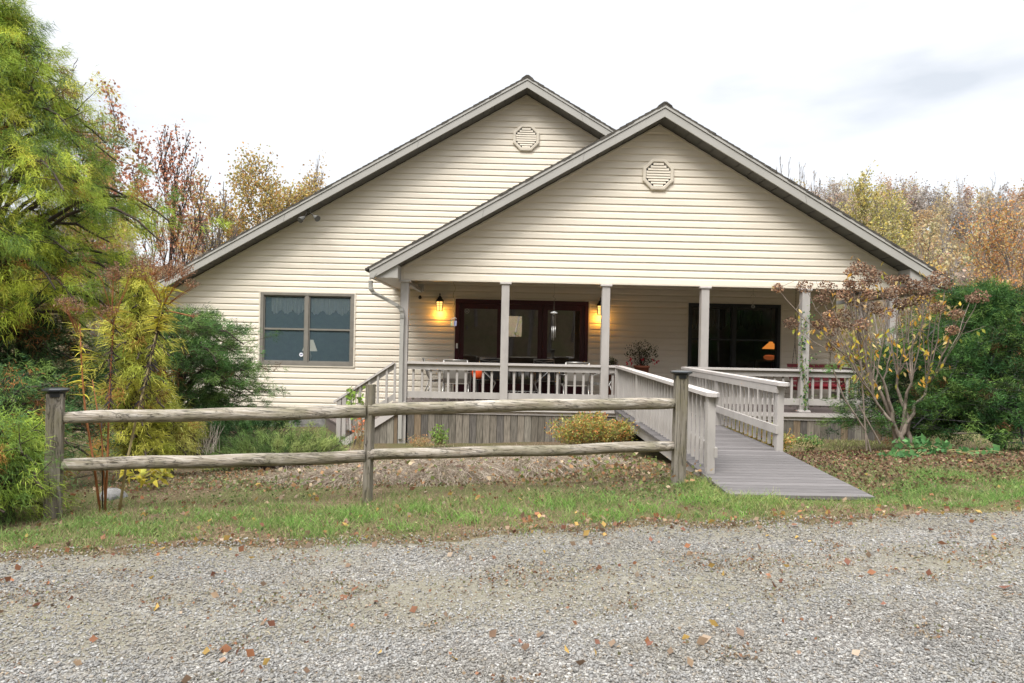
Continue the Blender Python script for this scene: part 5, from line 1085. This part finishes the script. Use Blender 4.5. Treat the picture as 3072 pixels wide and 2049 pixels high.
twiggy('coneflower_stalk', at(620, 1360, 9.6), [B(600, 1270, 9.6, .25, .12), B(650, 1280, 9.8, .3, .10)], 28, 10, 'pale dead upright stalks between the rails near the left shrubs', 68, [(.3, .22, .15)], .02, .004, 'palestalk', cat='plant')
twiggy('hosta', at(420, 1425, 7.6), [B(440, 1420, 7.6, .3, .06)], 20, 60, 'yellowing broad leaved plant beside the grey rock', 69, [(.50, .42, .06), (.40, .40, .08)], .15, .004, 'stemtan', cat='plant', aspect=.35)
twiggy('comfrey', at(2790, 1345, 9.4), [B(2770, 1335, 9.4, .35, .05), B(2990, 1370, 8.8, .5, .06), B(2700, 1380, 8.8, .3, .04)], 60, 230, 'broad dark green leaves on the ground under the hydrangea', 70, [(.08, .20, .07), (.12, .26, .09)], .10, .004, 'stemtan', cat='plant', aspect=.7)
for i, (px, py, Y, s, lab) in enumerate([(335, 1435, 7.2, .11, 'pale grey rock behind the lower rail at left'), (2527, 1345, 9.9, .05, 'small pale stone in the mulch right of the ramp')]):
    c = at(px, py, Y); c[2] = float(G(c[0], c[1]))+.01; mb = MB(); rnd = random.Random(i); prof = []
    n = 14; V = []
    for a in range(7):
        ph = a/6*pi/2
        for k in range(n): th = 2*pi*k/n; r = s*(cos(ph)*1.3+.02)*(1+.18*sin(3*th+i)+.1*rnd.random()); V.append((c[0]+r*cos(th), c[1]+r*.7*sin(th), c[2]-.06+s*1.3*sin(ph)*(1+.1*rnd.random())))
    mb.add(V, [(a*n+k, a*n+(k+1) % n, a*n+n+(k+1) % n, a*n+n+k) for a in range(6) for k in range(n)]); tag(mb.build('rock', M['rock'], None), lab, 'rock')

# tall dried stalks in front of the shrubs -------------------------------
def stalk(pts, Y, label, seed, mat, yl, heads, dark, r=.011):
    """pts px polyline; yl: list (t0,t1,n,len) of yellow leaf whorls; heads [(px,py,rad,n)]; dark (t0,t1,n) withered leaves"""
    rng = np.random.default_rng(seed); P = [at(a, b, Y+.02*i) for i, (a, b) in enumerate(pts)]; P[0][2] = min(P[0][2], float(G(P[0][0], Y)))
    t = thing('ironweed', P[0], label, 'plant', 'tall dried stalks by the fence'); mb = MB(); mb.tube(P, [r*(1-.6*i/(len(P)-1)) for i in range(len(P))], 6); mb.build('stem', M[mat], t)
    arr = np.array(P); L_ = np.concatenate([[0], np.cumsum(np.linalg.norm(np.diff(arr, axis=0), axis=1))]); L_ /= L_[-1]
    on = lambda u: np.stack([np.interp(u, L_, arr[:, i]) for i in range(3)], 1)
    V = []; F = []; C = []; off = 0
    for t0, t1, n, ln in yl:
        u = t0+(t1-t0)*rng.random(n); D = rand_dirs(n, rng)*[1, 1, .25]+[0, 0, .25]
        v, f, c = strands_arr(on(u), D, ln*(.6+.7*rng.random(n)), .017, .7, pick([(.55, .50, .06), (.48, .46, .08), (.42, .34, .06)], n, rng), rng, segs=4, tip=.05); V.append(v); F.append(f+off); C.append(c); off += len(v)
    if V: np_mesh('foliage', np.concatenate(V), np.concatenate(F), M['leaf'], t, col=np.concatenate(C))
    if dark:
        t0, t1, n = dark; u = t0+(t1-t0)*rng.random(n); strands_mesh('withered_leaf', M['leaf'], t, on(u)+rng.normal(size=(n, 3))*.012, rand_dirs(n, rng)*[1, 1, .4]+[0, 0, -.7], .07*(.6+rng.random(n)), .013, .8, pick([(.05, .035, .035), (.09, .06, .05), (.03, .025, .03)], n, rng), rng, segs=3, curl=.9)
    HP = []; sg = []
    for a, b, rad, n in heads:
        n = int(n*.9); c = at(a, b, Y); q = c + rand_dirs(n, rng)*rng.random((n, 1))**.4*[rad*1.25, rad, rad*.6]; HP.append(q)
        ns_ = 7; sub_ = c+rand_dirs(ns_, rng)*[rad*.5, rad*.5, rad*.2]-[0, 0, rad*.5]
        a0 = on(np.array([.90]))[0]
        for k in range(ns_): sg.append((a0+(c-a0)*(.1+.3*rng.random()), sub_[k], .0028, .002))
        for k in range(0, n, 2): sg.append((sub_[np.argmin(((sub_-q[k])**2).sum(1))], q[k], .0013, .001))
    if HP:
        q = np.concatenate(HP); n = len(q); segs_mesh('flower_stalk', sg, M['stemred'], t, 3)
        rp = np.repeat(q, 4, 0)+rng.normal(size=(4*n, 3))*.005; leaves_mesh('blossoms', rp, rand_dirs(4*n, rng)+[0, 0, .5], .013, pick([(.17, .10, .07), (.27, .17, .11), (.10, .065, .05), (.34, .22, .14)], 4*n, rng), M['petal'], t, .8, rng)
    return t
z2 = lambda a, b: (a/1.494, 650+b/1.494)
stalk([z2(450, 1262), z2(420, 1100), z2(385, 900), z2(372, 760), z2(364, 620), z2(358, 480)], 6.6, 'reddish stalk with narrow yellow leaves, leftmost of the tall dried stalks', 71, 'stemred', [(.60, 1.0, 60, .15)], [(*z2(330, 400), .14, 130), (*z2(290, 370), .08, 50)], None, .012)
stalk([z2(470, 1300), z2(482, 1100), z2(488, 850), z2(498, 650), z2(508, 500), z2(517, 400)], 6.62, 'stalk wrapped in blackened withered leaves, middle of the tall dried stalks', 72, 'stemred', [(.80, 1.0, 60, .15)], [(*z2(470, 420), .10, 80), (*z2(560, 240), .16, 150), (*z2(490, 260), .12, 80)], (.5, .95, 130), .011)
stalk([z2(535, 1292), z2(565, 1120), z2(600, 950), z2(640, 790), z2(675, 640), z2(705, 500), z2(735, 380), z2(745, 320)], 6.65, 'leaning tan stalk with dark curled leaves and a wide seed head near the eave', 73, 'stemtan', [(.80, 1.0, 150, .18)], [(*z2(700, 230), .22, 300), (*z2(800, 240), .14, 170), (*z2(640, 200), .12, 100), (*z2(850, 300), .08, 50), (*z2(870, 440), .04, 16)], (.42, .93, 190), .013)
stalk([z2(478, 1120), z2(455, 980), z2(430, 830), z2(414, 730)], 6.6, 'short thin reddish stalk between the two left tall stalks', 74, 'stemred', [(.8, 1, 6, .1)], [], None, .008)
stalk([z2(462, 1250), z2(456, 1000), z2(452, 870)], 6.7, 'thin black bare stalk rising just above the upper rail', 75, 'black', [], [], (.6, 1, 6), .006)

# hydrangea --------------------------------------------------------------
hy = thing('hydrangea', at(2705, 1335, 10.2), 'large hydrangea with dried brown flower heads and yellowing leaves', 'shrub')
rng = np.random.default_rng(91); rnd = random.Random(91); sg = []; heads = []
zb = lambda a, b: (2250+a/1.96, 750+b/1.96)
H = [zb(165, 225), zb(318, 215), zb(425, 290), zb(450, 225), zb(600, 130), zb(640, 100), zb(700, 130), zb(760, 160), zb(580, 200), zb(640, 210), zb(700, 190), zb(840, 180), zb(900, 170), zb(950, 200), zb(1010, 220), zb(1060, 190), zb(1110, 160), zb(1150, 200), zb(1300, 285), zb(1350, 275), zb(240, 430), zb(400, 440), zb(500, 430), zb(470, 390), zb(560, 380), zb(480, 480), zb(490, 560), zb(660, 440), zb(740, 340), zb(800, 370), zb(860, 240), zb(880, 320), zb(960, 300), zb(1190, 470), zb(560, 260), zb(1220, 380), zb(820, 260), zb(560, 450), zb(1100, 340), zb(620, 300), zb(1040, 250), zb(700, 260), zb(920, 230)]
roots = [at(2690, 1325, 10.2), at(2715, 1330, 10.15), at(2735, 1325, 10.25), at(2700, 1328, 10.3)]; forks = [at(2650, 1140, 10.1), at(2600, 1100, 10.2), at(2690, 1130, 10.3), at(2730, 1150, 10.1), at(2780, 1160, 10.3), at(2620, 1190, 10.0)]
for i, f in enumerate(forks):
    r0 = roots[i % 4]; prev = r0
    for k in range(1, 7): t = k/6; p = r0*(1-t)+f*t + np.array([rnd.gauss(0, .015), rnd.gauss(0, .02), 0]); sg.append((prev, p, .040*(1-.5*t), .040*(1-.5*(t+.16)))); prev = p
    forks[i] = prev
for (a, b) in H:
    c = at(a, b, 10.2+rnd.uniform(-.5, .5)); f = min(forks, key=lambda q: abs(q[0]-c[0])*1.0+rnd.random()*.5); heads.append(c); prev = f; mid = (f*.5+c*.5)+np.array([(c[0]-f[0])*.12, 0, -.10])
    n_ = 8
    for k in range(1, n_+1):
        t = k/n_; p = f*(1-t)**2+2*mid*t*(1-t)+c*t*t + np.array([rnd.gauss(0, .008) for _ in range(3)]); sg.append((prev, p, .012*(1-.6*t), .012*(1-.6*(t+.12)))); prev = p
        if rnd.random() < .8: e = p+np.array([rnd.gauss(0, .14), rnd.gauss(0, .1), abs(rnd.gauss(.05, .12))]); sg.append((p, e, .004, .0025))
for (pts) in ([(2600, 1350), (2590, 1200), (2585, 1110), (2570, 1000)], [(2612, 1355), (2595, 1290), (2530, 1190), (2500, 1110)], [(2640, 1330), (2576, 1215)], [(2860, 1300), (2940, 1300)]):
    q = [at(a, b, 10.0) for a, b in pts]
    for u, v in zip(q[:-1], q[1:]): sg.append((u, v, .013, .010))
segs_mesh('trunk', sg, M['barkpale'], hy, 6)
nh = 190; HP = np.concatenate([c + rand_dirs(nh, rng)*(.02+.085*rng.random((nh, 1))**.4)*[1.1, 1, .85]*rng.uniform(.75, 1.25) for c in heads]); tone = np.repeat(rng.uniform(.6, 1.35, len(heads)), nh)[:, None]
leaves_mesh('blossoms', HP, rand_dirs(len(HP), rng), .030, np.clip(pick([(.22, .12, .08), (.30, .18, .11), (.42, .30, .20), (.13, .075, .055)], len(HP), rng)*tone, .01, 1), M['petal'], hy, .9, rng)
nl = 200; k = rng.integers(0, len(sg), nl); Q = np.array([sg[i][1] for i in k]); Q = Q[Q[:, 2] > .8]; nl = len(Q)
leaves_mesh('foliage', np.repeat(Q, 2, 0)+rng.normal(size=(2*nl, 3))*.05, rand_dirs(2*nl, rng)*[1, 1, .3]+[0, 0, -1], .10, pick([(.56, .42, .06), (.55, .30, .05), (.40, .42, .08), (.62, .48, .2)], 2*nl, rng), M['leaf'], hy, .42, rng)
# ivy on the porch post
rng = np.random.default_rng(95); iv = thing('ivy', (posts[4], FY-.1, DZ), 'thin green ivy climbing the porch post by the swing', 'vine'); n = 260
u = rng.random(n); zz = DZ+.05+1.9*u; xx = posts[4]+.05*np.sin(zz*3)+rng.normal(size=n)*.035 - .03; cl = rng.random(n) < .3; P = np.stack([xx, np.full(n, FY-.10)+rng.normal(size=n)*.02, zz], 1); c1 = at(2432, 950, FY-.15); c2 = at(2415, 1195, FY-.15); c3 = at(2440, 1090, FY-.2)
P[cl] = np.array([c1, c2, c3])[rng.integers(0, 3, cl.sum())]+rng.normal(size=(cl.sum(), 3))*[.09, .06, .10]
leaves_mesh('foliage', P, rand_dirs(n, rng), .05, pick([(.05, .13, .05), (.10, .22, .07), (.2, .3, .08)], n, rng), M['leaf'], iv, .8, rng)
mb = MB(); mb.tube([(posts[4]-.03+.05*sin((DZ+z_)*3), FY-.085, DZ+z_) for z_ in np.linspace(.0, 2.0, 16)], .006, 5); mb.build('stem', M['stemtan'], iv)

twiggy('bush', (X_(1545, 26), 26, float(G(0, 26))), [(X_(1545, 26), 26, .6, 1.6, 1, 1.4, 1)], 260, 4200, 'green and rust bush glimpsed through the rear window of the house', 88, [(.28, .30, .10), (.18, .24, .07), (.42, .22, .10)], .10, .01, 'barkgrey')
# ------------------------------------------------------------------ porch furniture
def chair(x, y, rot, label, sling='sling', s=1.0):
    t = thing('patio_chair', (0, 0, 0), label, 'chair', 'sling chairs around the porch table'); B_ = .47; w = .27
    mb = MB()
    for sx in (-1, 1): mb.tube([(sx*w, .20, .43), (sx*w, -.18, .40), (sx*(w-.01), -.26, .52), (sx*(w-.02), -.38, .93)], .013, 8)
    mb.tube([(-w+.02, -.38, .93), (w-.02, -.38, .93)], .013, 8); mb.tube([(-w, .20, .43), (w, .20, .43)], .013, 8); mb.tube([(-w+.02, -.37, .90), (0, -.36, .86), (w-.02, -.37, .90)], .008, 6); mb.build('frame', M['alu'], t)
    for sx in (-1, 1):
        mb = MB(); mb.tube([(sx*(w-.01), -.33, .66), (sx*(w+.03), -.20, .66), (sx*(w+.03), .10, .655), (sx*(w+.02), .20, .60), (sx*(w+.02), .25, .40), (sx*(w+.02), .24, .01)], .013, 8); mb.build('armrest', M['alu'], t)
        mb = MB(); mb.tube([(sx*w, -.20, .42), (sx*(w+.01), -.34, .01)], .013, 8); mb.build('leg', M['alu'], t)
    mb = MB(); a = w-.012; P = [(.19, .425), (.0, .405), (-.17, .405)]; V = sum([[(-a, y_, z_), (a, y_, z_), (-a, y_, z_-.008), (a, y_, z_-.008)] for y_, z_ in P], []); mb.add(V, [(4*i, 4*i+1, 4*i+5, 4*i+4) for i in range(2)]+[(4*i+2, 4*i+6, 4*i+7, 4*i+3) for i in range(2)]+[(0, 2, 3, 1)]); mb.build('seat', M[sling], t)
    mb = MB(); P = [(-.20, .43), (-.26, .53), (-.32, .72), (-.375, .915)]; V = sum([[(-a, y_, z_), (a, y_, z_), (-a, y_-.008, z_), (a, y_-.008, z_)] for y_, z_ in P], []); mb.add(V, [(4*i, 4*i+1, 4*i+5, 4*i+4) for i in range(3)]+[(4*i+2, 4*i+6, 4*i+7, 4*i+3) for i in range(3)]); mb.build('backrest', M[sling], t)
    t.location = (x, y, DZ); t.rotation_euler = (0, 0, rot); return t
M['slinglight'] = simple('pale sling', (.30, .28, .25), rough=.8, nscale=200, var=.2)
xc1 = X_(1372, 15.0); xc2 = X_(1726, 15.0)
chair(xc1, 15.0, 0, 'grey sling chair with its back to the railing in front of the left door panel', 'slinglight'); chair(xc2, 15.0, .05, 'grey sling chair with its back to the railing in front of the right door panel', 'slinglight')
chair(X_(1320, 15.9), 15.9, -pi/2+.2, 'sling chair at the left end of the porch table facing right'); chair(X_(1800, 15.8), 15.8, pi/2, 'sling chair at the right end of the porch table behind a porch post')
chair(X_(1470, 16.35), 16.35, pi, 'dark sling chair on the door side of the table, left', 'slingdark'); chair(X_(1640, 16.35), 16.35, pi+.1, 'dark sling chair on the door side of the table, right', 'slingdark')
xt = (xc1+xc2)/2
tb = thing('patio_table', (xt, 15.7, DZ), 'oval glass topped metal table on the porch', 'table')
mb = MB(); V = []; n = 40
for z_ in (.70, .712):
    for k in range(n): V.append((xt+.95*cos(2*pi*k/n), 15.7+.46*sin(2*pi*k/n), DZ+z_))
mb.add(V, [tuple(range(n-1, -1, -1)), tuple(range(n, 2*n))]+[(k, (k+1) % n, (k+1) % n+n, k+n) for k in range(n)]); mb.build('tabletop', glass_mat('smoked glass', (.05, .07, .07), .6), tb)
mb = MB(); mb.tube([(xt+.95*cos(2*pi*k/n), 15.7+.46*sin(2*pi*k/n), DZ+.70) for k in range(n+1)], .014, 6); mb.build('rim', M['alu'], tb)
for sx in (-1, 1):
    for sy in (-1, 1): mb = MB(); mb.tube([(xt+sx*.75, 15.7+sy*.3, DZ+.70), (xt+sx*.45, 15.7+sy*.18, DZ+.40), (xt+sx*.62, 15.7+sy*.3, DZ)], .014, 6); mb.build('leg', M['alu'], tb)
fs = thing('wire_plant_stand', (xt+.1, 14.75, DZ), 'low curly wire stand behind the railing between the two chairs', 'stand'); mb = MB()
for z_ in (.28, .12): mb.tube([(xt+.1+dx, 14.75, DZ+z_) for dx in (-.42, .42)], .008, 6)
for k in range(5): cxk = xt+.1-.34+.17*k; mb.tube([(cxk+.08*cos(a), 14.75, DZ+.20+.08*sin(a)) for a in np.linspace(0, 2*pi, 14)], .006, 5)
for dx in (-.42, .42): mb.tube([(xt+.1+dx, 14.75, DZ), (xt+.1+dx, 14.75, DZ+.28)], .009, 6)
mb.build('frame', M['alu'], fs)
q = at(1434, 1140, 15.5); b_ = MB(); b_.lathe((q[0], 15.32, DZ+.50), [(.09, 0), (.12, .05), (.14, .16), (.10, .24), (.05, .27)], 16); s_ = MB(); s_.lathe((q[0], 15.32, DZ), [(.13, 0), (.13, .02), (.02, .04), (.02, .46), (.15, .48), (.15, .498)], 14); tag(s_.build('pedestal_stand', M['black'], None), 'small black pedestal stand under the orange pot', 'stand'); tag(b_.build('watering_pot', M['orange'], None), 'bright orange pot behind the railing beside the left chair', 'pot')
# porch swing
X0, X1 = X_(2372, 15.6)+.0, X_(2372, 15.6)+1.45; yS = 15.6; zS = DZ+.42
ps_ = thing('porch_swing', (X0+.7, yS, DZ), 'red wooden porch swing hanging on rusty chains at the right end of the porch', 'swing')
mb = MB()
for k in range(5): mb.box(X0+.12, X1-.05, yS-.24+.1*k, yS-.16+.1*k, zS, zS+.022)
for x in (X0+.2, X1-.2): mb.box(x-.02, x+.02, yS-.24, yS+.24, zS-.06, zS-.002)
mb.build('seat', M['red'], ps_); mb = MB()
for k in range(5): z_ = zS+.06+.10*k; yy_ = yS+.23+.05*k; mb.hexa([(X0+.12, yy_, z_), (X1-.05, yy_, z_), (X1-.05, yy_+.02, z_), (X0+.12, yy_+.02, z_), (X0+.12, yy_+.03, z_+.08), (X1-.05, yy_+.03, z_+.08), (X1-.05, yy_+.05, z_+.08), (X0+.12, yy_+.05, z_+.08)])
mb.build('backrest', M['red'], ps_)
for x in (X0+.10, X1-.04):
    mb = MB(); mb.box(x-.035, x+.035, yS-.24, yS+.26, zS+.24, zS+.262); mb.box(x-.02, x+.02, yS-.22, yS-.18, zS, zS+.24); mb.build('armrest', M['red'], ps_)
    for yy_ in (-.2, .2):
        mb = MB(); top = np.array([x, yS, DZ+1.45]); bot = np.array([x, yS+yy_, zS+.24]); n_ = 22
        for k in range(n_): a = bot+(top-bot)*k/n_; b2 = bot+(top-bot)*(k+.8)/n_; mb.beam(a, b2, .014 if k % 2 else .006, .006 if k % 2 else .014)
        mb.build('chain', M['chain'], ps_)
    mb = MB(); n_ = 44; z0_ = DZ+1.45
    for k in range(n_): mb.beam((x, yS, z0_+(3.12-z0_)*k/n_), (x, yS, z0_+(3.12-z0_)*(k+.85)/n_), .015 if k % 2 else .006, .006 if k % 2 else .015)
    mb.build('chain', M['chain'], ps_)
cu = MB(); cu.box(X0+.2, X1-.2, yS-.22, yS+.16, zS+.024, zS+.11, .03); tag(cu.build('cushion', M['red'], None), 'dark red seat cushion on the porch swing', 'cushion')
# planters
def pot_plant(px, py, Y, label, h, r, cols, nf, seed, nleaf):
    rng = np.random.default_rng(seed); c = at(px, py, Y); z0_ = c[2]-.05; t = thing('potted_plant', (c[0], Y, DZ), label, 'potted plant', 'flowering plants on the porch')
    mb = MB(); mb.lathe((c[0], Y, DZ), [(.13, 0), (.17, z0_-DZ-.05), (.19, z0_-DZ-.05), (.19, z0_-DZ), (.15, z0_-DZ)], 18); mb.build('pot', M['terracotta'], t)
    P, d, _, _ = blob_points(nleaf, [(c[0], Y, z0_+h*.45, r, r*.6, h*.5, 1)], rng); leaves_mesh('foliage', P, rand_dirs(nleaf, rng)+[0, 0, .5], .05, pick(cols, nleaf, rng), M['leaf'], t, .5, rng)
    ns = nleaf//8; segs_mesh('stem', [((c[0], Y, z0_-.03), tuple(P[k]), .004, .002) for k in range(ns)], M['bark'], t, 3)
    if nf: FP = np.array([c[0], Y-.12, z0_+h*.12])+rng.normal(size=(nf, 3))*[r*.75, .06, .05]; FP = np.repeat(FP, 7, 0)+rng.normal(size=(nf*7, 3))*.014; leaves_mesh('flower', FP, rand_dirs(nf*7, rng), .045, pick([(.62, .04, .07), (.5, .03, .06)], nf*7, rng), M['petal'], t, .9, rng)
    return t
pot_plant(1925, 1090, 15.9, 'tall dark leafy potted plant with red blooms against the porch wall', .62, .42, [(.035, .05, .02), (.05, .07, .03), (.06, .05, .03)], 9, 201, 520)
pot_plant(1832, 1092, 15.9, 'small red flowering pot just right of the third porch post', .22, .2, [(.06, .11, .03), (.05, .08, .03)], 4, 202, 160)
# chimes and hooks
def tubes_(mb, c, n, r, z0, z1, rr=.007):
    for k in range(n): a = 2*pi*k/n; mb.tube([(c[0]+r*cos(a), c[1]+r*sin(a), z0), (c[0]+r*cos(a), c[1]+r*sin(a), z1-.02*k)], rr, 6)
c = at(1661, 985, 14.6); wc = thing('wind_chime', c, 'silver wind chime with a diamond top hanging before the right door panel', 'wind chime')
mb = MB(); mb.lathe((c[0], c[1], c[2]+.33), [(.0, -.03), (.085, 0), (.0, .04)], 4, False); mb.build('chime_top', M['lace'], wc)
mb = MB(); tubes_(mb, c, 4, .035, c[2]+.05, c[2]-.20, .009); mb.build('chime_tube', M['alu'], wc); mb = MB()
for k in range(4): a = pi*k/2; mb.tube([(c[0]+.035*cos(a), c[1]+.035*sin(a), c[2]+.05), (c[0]+.03*cos(a), c[1], c[2]+.32)], .002, 4)
mb.tube([(c[0], c[1], c[2]+.36), (c[0], c[1], c[2]+.62)], .003, 4); mb.tube([(c[0]+.03*sin(a*3), c[1], c[2]+.60+.05*a) for a in np.linspace(0, 2, 12)], .005, 5); mb.tube([(c[0], c[1], c[2]+.7), (c[0], c[1], 3.12)], .003, 4); mb.build('cord', M['rope'], wc)
c = at(1361, 955, 14.6); wc = thing('wind_chime', c, 'small coloured glass chime on a twisted hanger left of the patio door', 'wind chime')
mb = MB(); zc = np.linspace(.02, 3.1-c[2], 40); mb.tube([(c[0]+.022*sin(z*22), c[1]+.022*cos(z*22), c[2]+z) for z in zc], .005, 5); mb.build('twisted_hanger', M['stemtan'], wc)
mb = MB(); mb.tube([(c[0]-.06, c[1], c[2]-.02), (c[0]-.02, c[1], c[2]-.01), (c[0]+.02, c[1], c[2]+.015), (c[0]+.06, c[1], c[2])], .007, 6); mb.build('chime_top', M['lace'], wc)
for dx, cc in ((-.045, (.45, .6, .35)), (-.01, (.7, .55, .3)), (.03, (.25, .3, .6)), (.05, (.5, .5, .7))): m_ = simple('coloured glass strip', cc, rough=.2); mb = MB(); mb.box(c[0]+dx-.012, c[0]+dx+.012, c[1]-.003, c[1]+.003, c[2]-.16, c[2]-.05); mb.tube([(c[0]+dx, c[1], c[2]-.05), (c[0]+dx, c[1], c[2])], .0015, 4); mb.build('chime_strip', m_, wc)
c = at(2259, 918, 14.6); mb = MB(); mb.tube([(c[0]+.028*sin(a), c[1], c[2]-.01+.035*cos(a)) for a in np.linspace(.3, 2*pi-.3, 14)]+[(c[0], c[1], c[2]+.10)], .005, 5); mb.tube([(c[0]-.06*cos(a), c[1], c[2]+.17+.07*sin(a)) for a in np.linspace(0, pi, 12)], .005, 5); mb.tube([(c[0], c[1], c[2]+.10), (c[0], c[1], c[2]+.24), (c[0], c[1], 3.12)], .003, 4)
tag(mb.build('hanging_hook', M['rope'], None), 'empty wire hook hanging under the beam before the dark right window', 'hook')
# ------------------------------------------------------------------ sky, sun, camera
sc = bpy.context.scene
w = bpy.data.worlds.new('World'); sc.world = w; w.use_nodes = True; nt = w.node_tree; L = nt.links.new
bg = nt.nodes['Background']
SUN_EL, SUN_AZ = 54, -152      # degrees; azimuth measured from +Y clockwise
sky = N(nt, 'ShaderNodeTexSky', sky_type='NISHITA'); sky.sun_disc = False; sky.sun_elevation = R(SUN_EL); sky.sun_rotation = R(SUN_AZ)
mulS = N(nt, 'ShaderNodeMixRGB', blend_type='MULTIPLY'); mulS.inputs[0].default_value = 1; mulS.inputs[2].default_value = (.1, .1, .1, 1); L(sky.outputs[0], mulS.inputs[1])
tc = N(nt, 'ShaderNodeTexCoord'); sx = N(nt, 'ShaderNodeSeparateXYZ'); L(tc.outputs['Generated'], sx.inputs[0])
up = ramp(nt, [(0, (.36,)*3), (.05, (.43, .435, .445)), (.44, (.45, .455, .465)), (.62, (1.1,)*3), (1, (2.0,)*3)]); L(sx.outputs[2], up.inputs[0])
mp = N(nt, 'ShaderNodeMapping'); mp.inputs['Scale'].default_value = (1.2, 1.2, 4.0); L(tc.outputs['Generated'], mp.inputs[0])
no = N(nt, 'ShaderNodeTexNoise', i_Scale=2.2, i_Detail=5.0, i_Roughness=.5); L(mp.outputs[0], no.inputs['Vector'])
# grey cloud bank low in the north-east
cd = at(3000, 330, 10) - np.array([0, 0, CAMZ]); cd /= np.linalg.norm(cd)
dist = N(nt, 'ShaderNodeVectorMath', operation='DISTANCE'); L(tc.outputs['Generated'], dist.inputs[0]); dist.inputs[1].default_value = tuple(cd)
rd = ramp(nt, [(.0, (.10,)*3), (.34, (0,)*3)]); L(dist.outputs['Value'], rd.inputs[0])
ad = N(nt, 'ShaderNodeMath', operation='ADD'); L(no.outputs[0], ad.inputs[0]); L(rd.outputs[0], ad.inputs[1])
cl = ramp(nt, [(.60, (0,)*3), (.76, (1,)*3)]); L(ad.outputs[0], cl.inputs[0])
mc = N(nt, 'ShaderNodeMixRGB'); L(cl.outputs[0], mc.inputs[0]); L(up.outputs[0], mc.inputs[1]); mc.inputs[2].default_value = (.33, .345, .365, 1)
mf = N(nt, 'ShaderNodeMixRGB'); mf.inputs[0].default_value = .9; L(mulS.outputs[0], mf.inputs[1]); L(mc.outputs[0], mf.inputs[2])
L(mf.outputs[0], bg.inputs[0]); bg.inputs[1].default_value = 1.0
sl = bpy.data.lights.new('sun', 'SUN'); sl.energy = 1.5; sl.angle = R(24); sl.color = (1, .96, .9)
so = bpy.data.objects.new('sun', sl); COL.objects.link(so); so.location = (0, 0, 30)
import mathutils
az = R(SUN_AZ); dirv = mathutils.Vector((sin(az)*cos(R(SUN_EL)), cos(az)*cos(R(SUN_EL)), sin(R(SUN_EL))))
so.rotation_euler = dirv.to_track_quat('Z', 'Y').to_euler()
cam = bpy.data.cameras.new('camera'); co = bpy.data.objects.new('camera', cam); COL.objects.link(co)
cam.sensor_width = 36; cam.lens = 36*F_PX/3072; cam.clip_end = 2000; cam.clip_start = .05
mat3 = mathutils.Matrix((tuple(_Rv), tuple(_Uv), tuple(-_F))).transposed()
co.matrix_world = mathutils.Matrix.Translation((0, 0, CAMZ)) @ mat3.to_4x4(); sc.camera = co
sc.view_settings.view_transform = 'Standard'; sc.view_settings.look = 'None'; sc.view_settings.exposure = 1.3; sc.view_settings.gamma = 1
sc.cycles.max_bounces = 6; sc.cycles.transparent_max_bounces = 12; sc.cycles.use_denoising = True
sc.cycles.caustics_reflective = False; sc.cycles.caustics_refractive = False
try: sc.cycles.denoising_prefilter = 'ACCURATE'
except Exception: pass
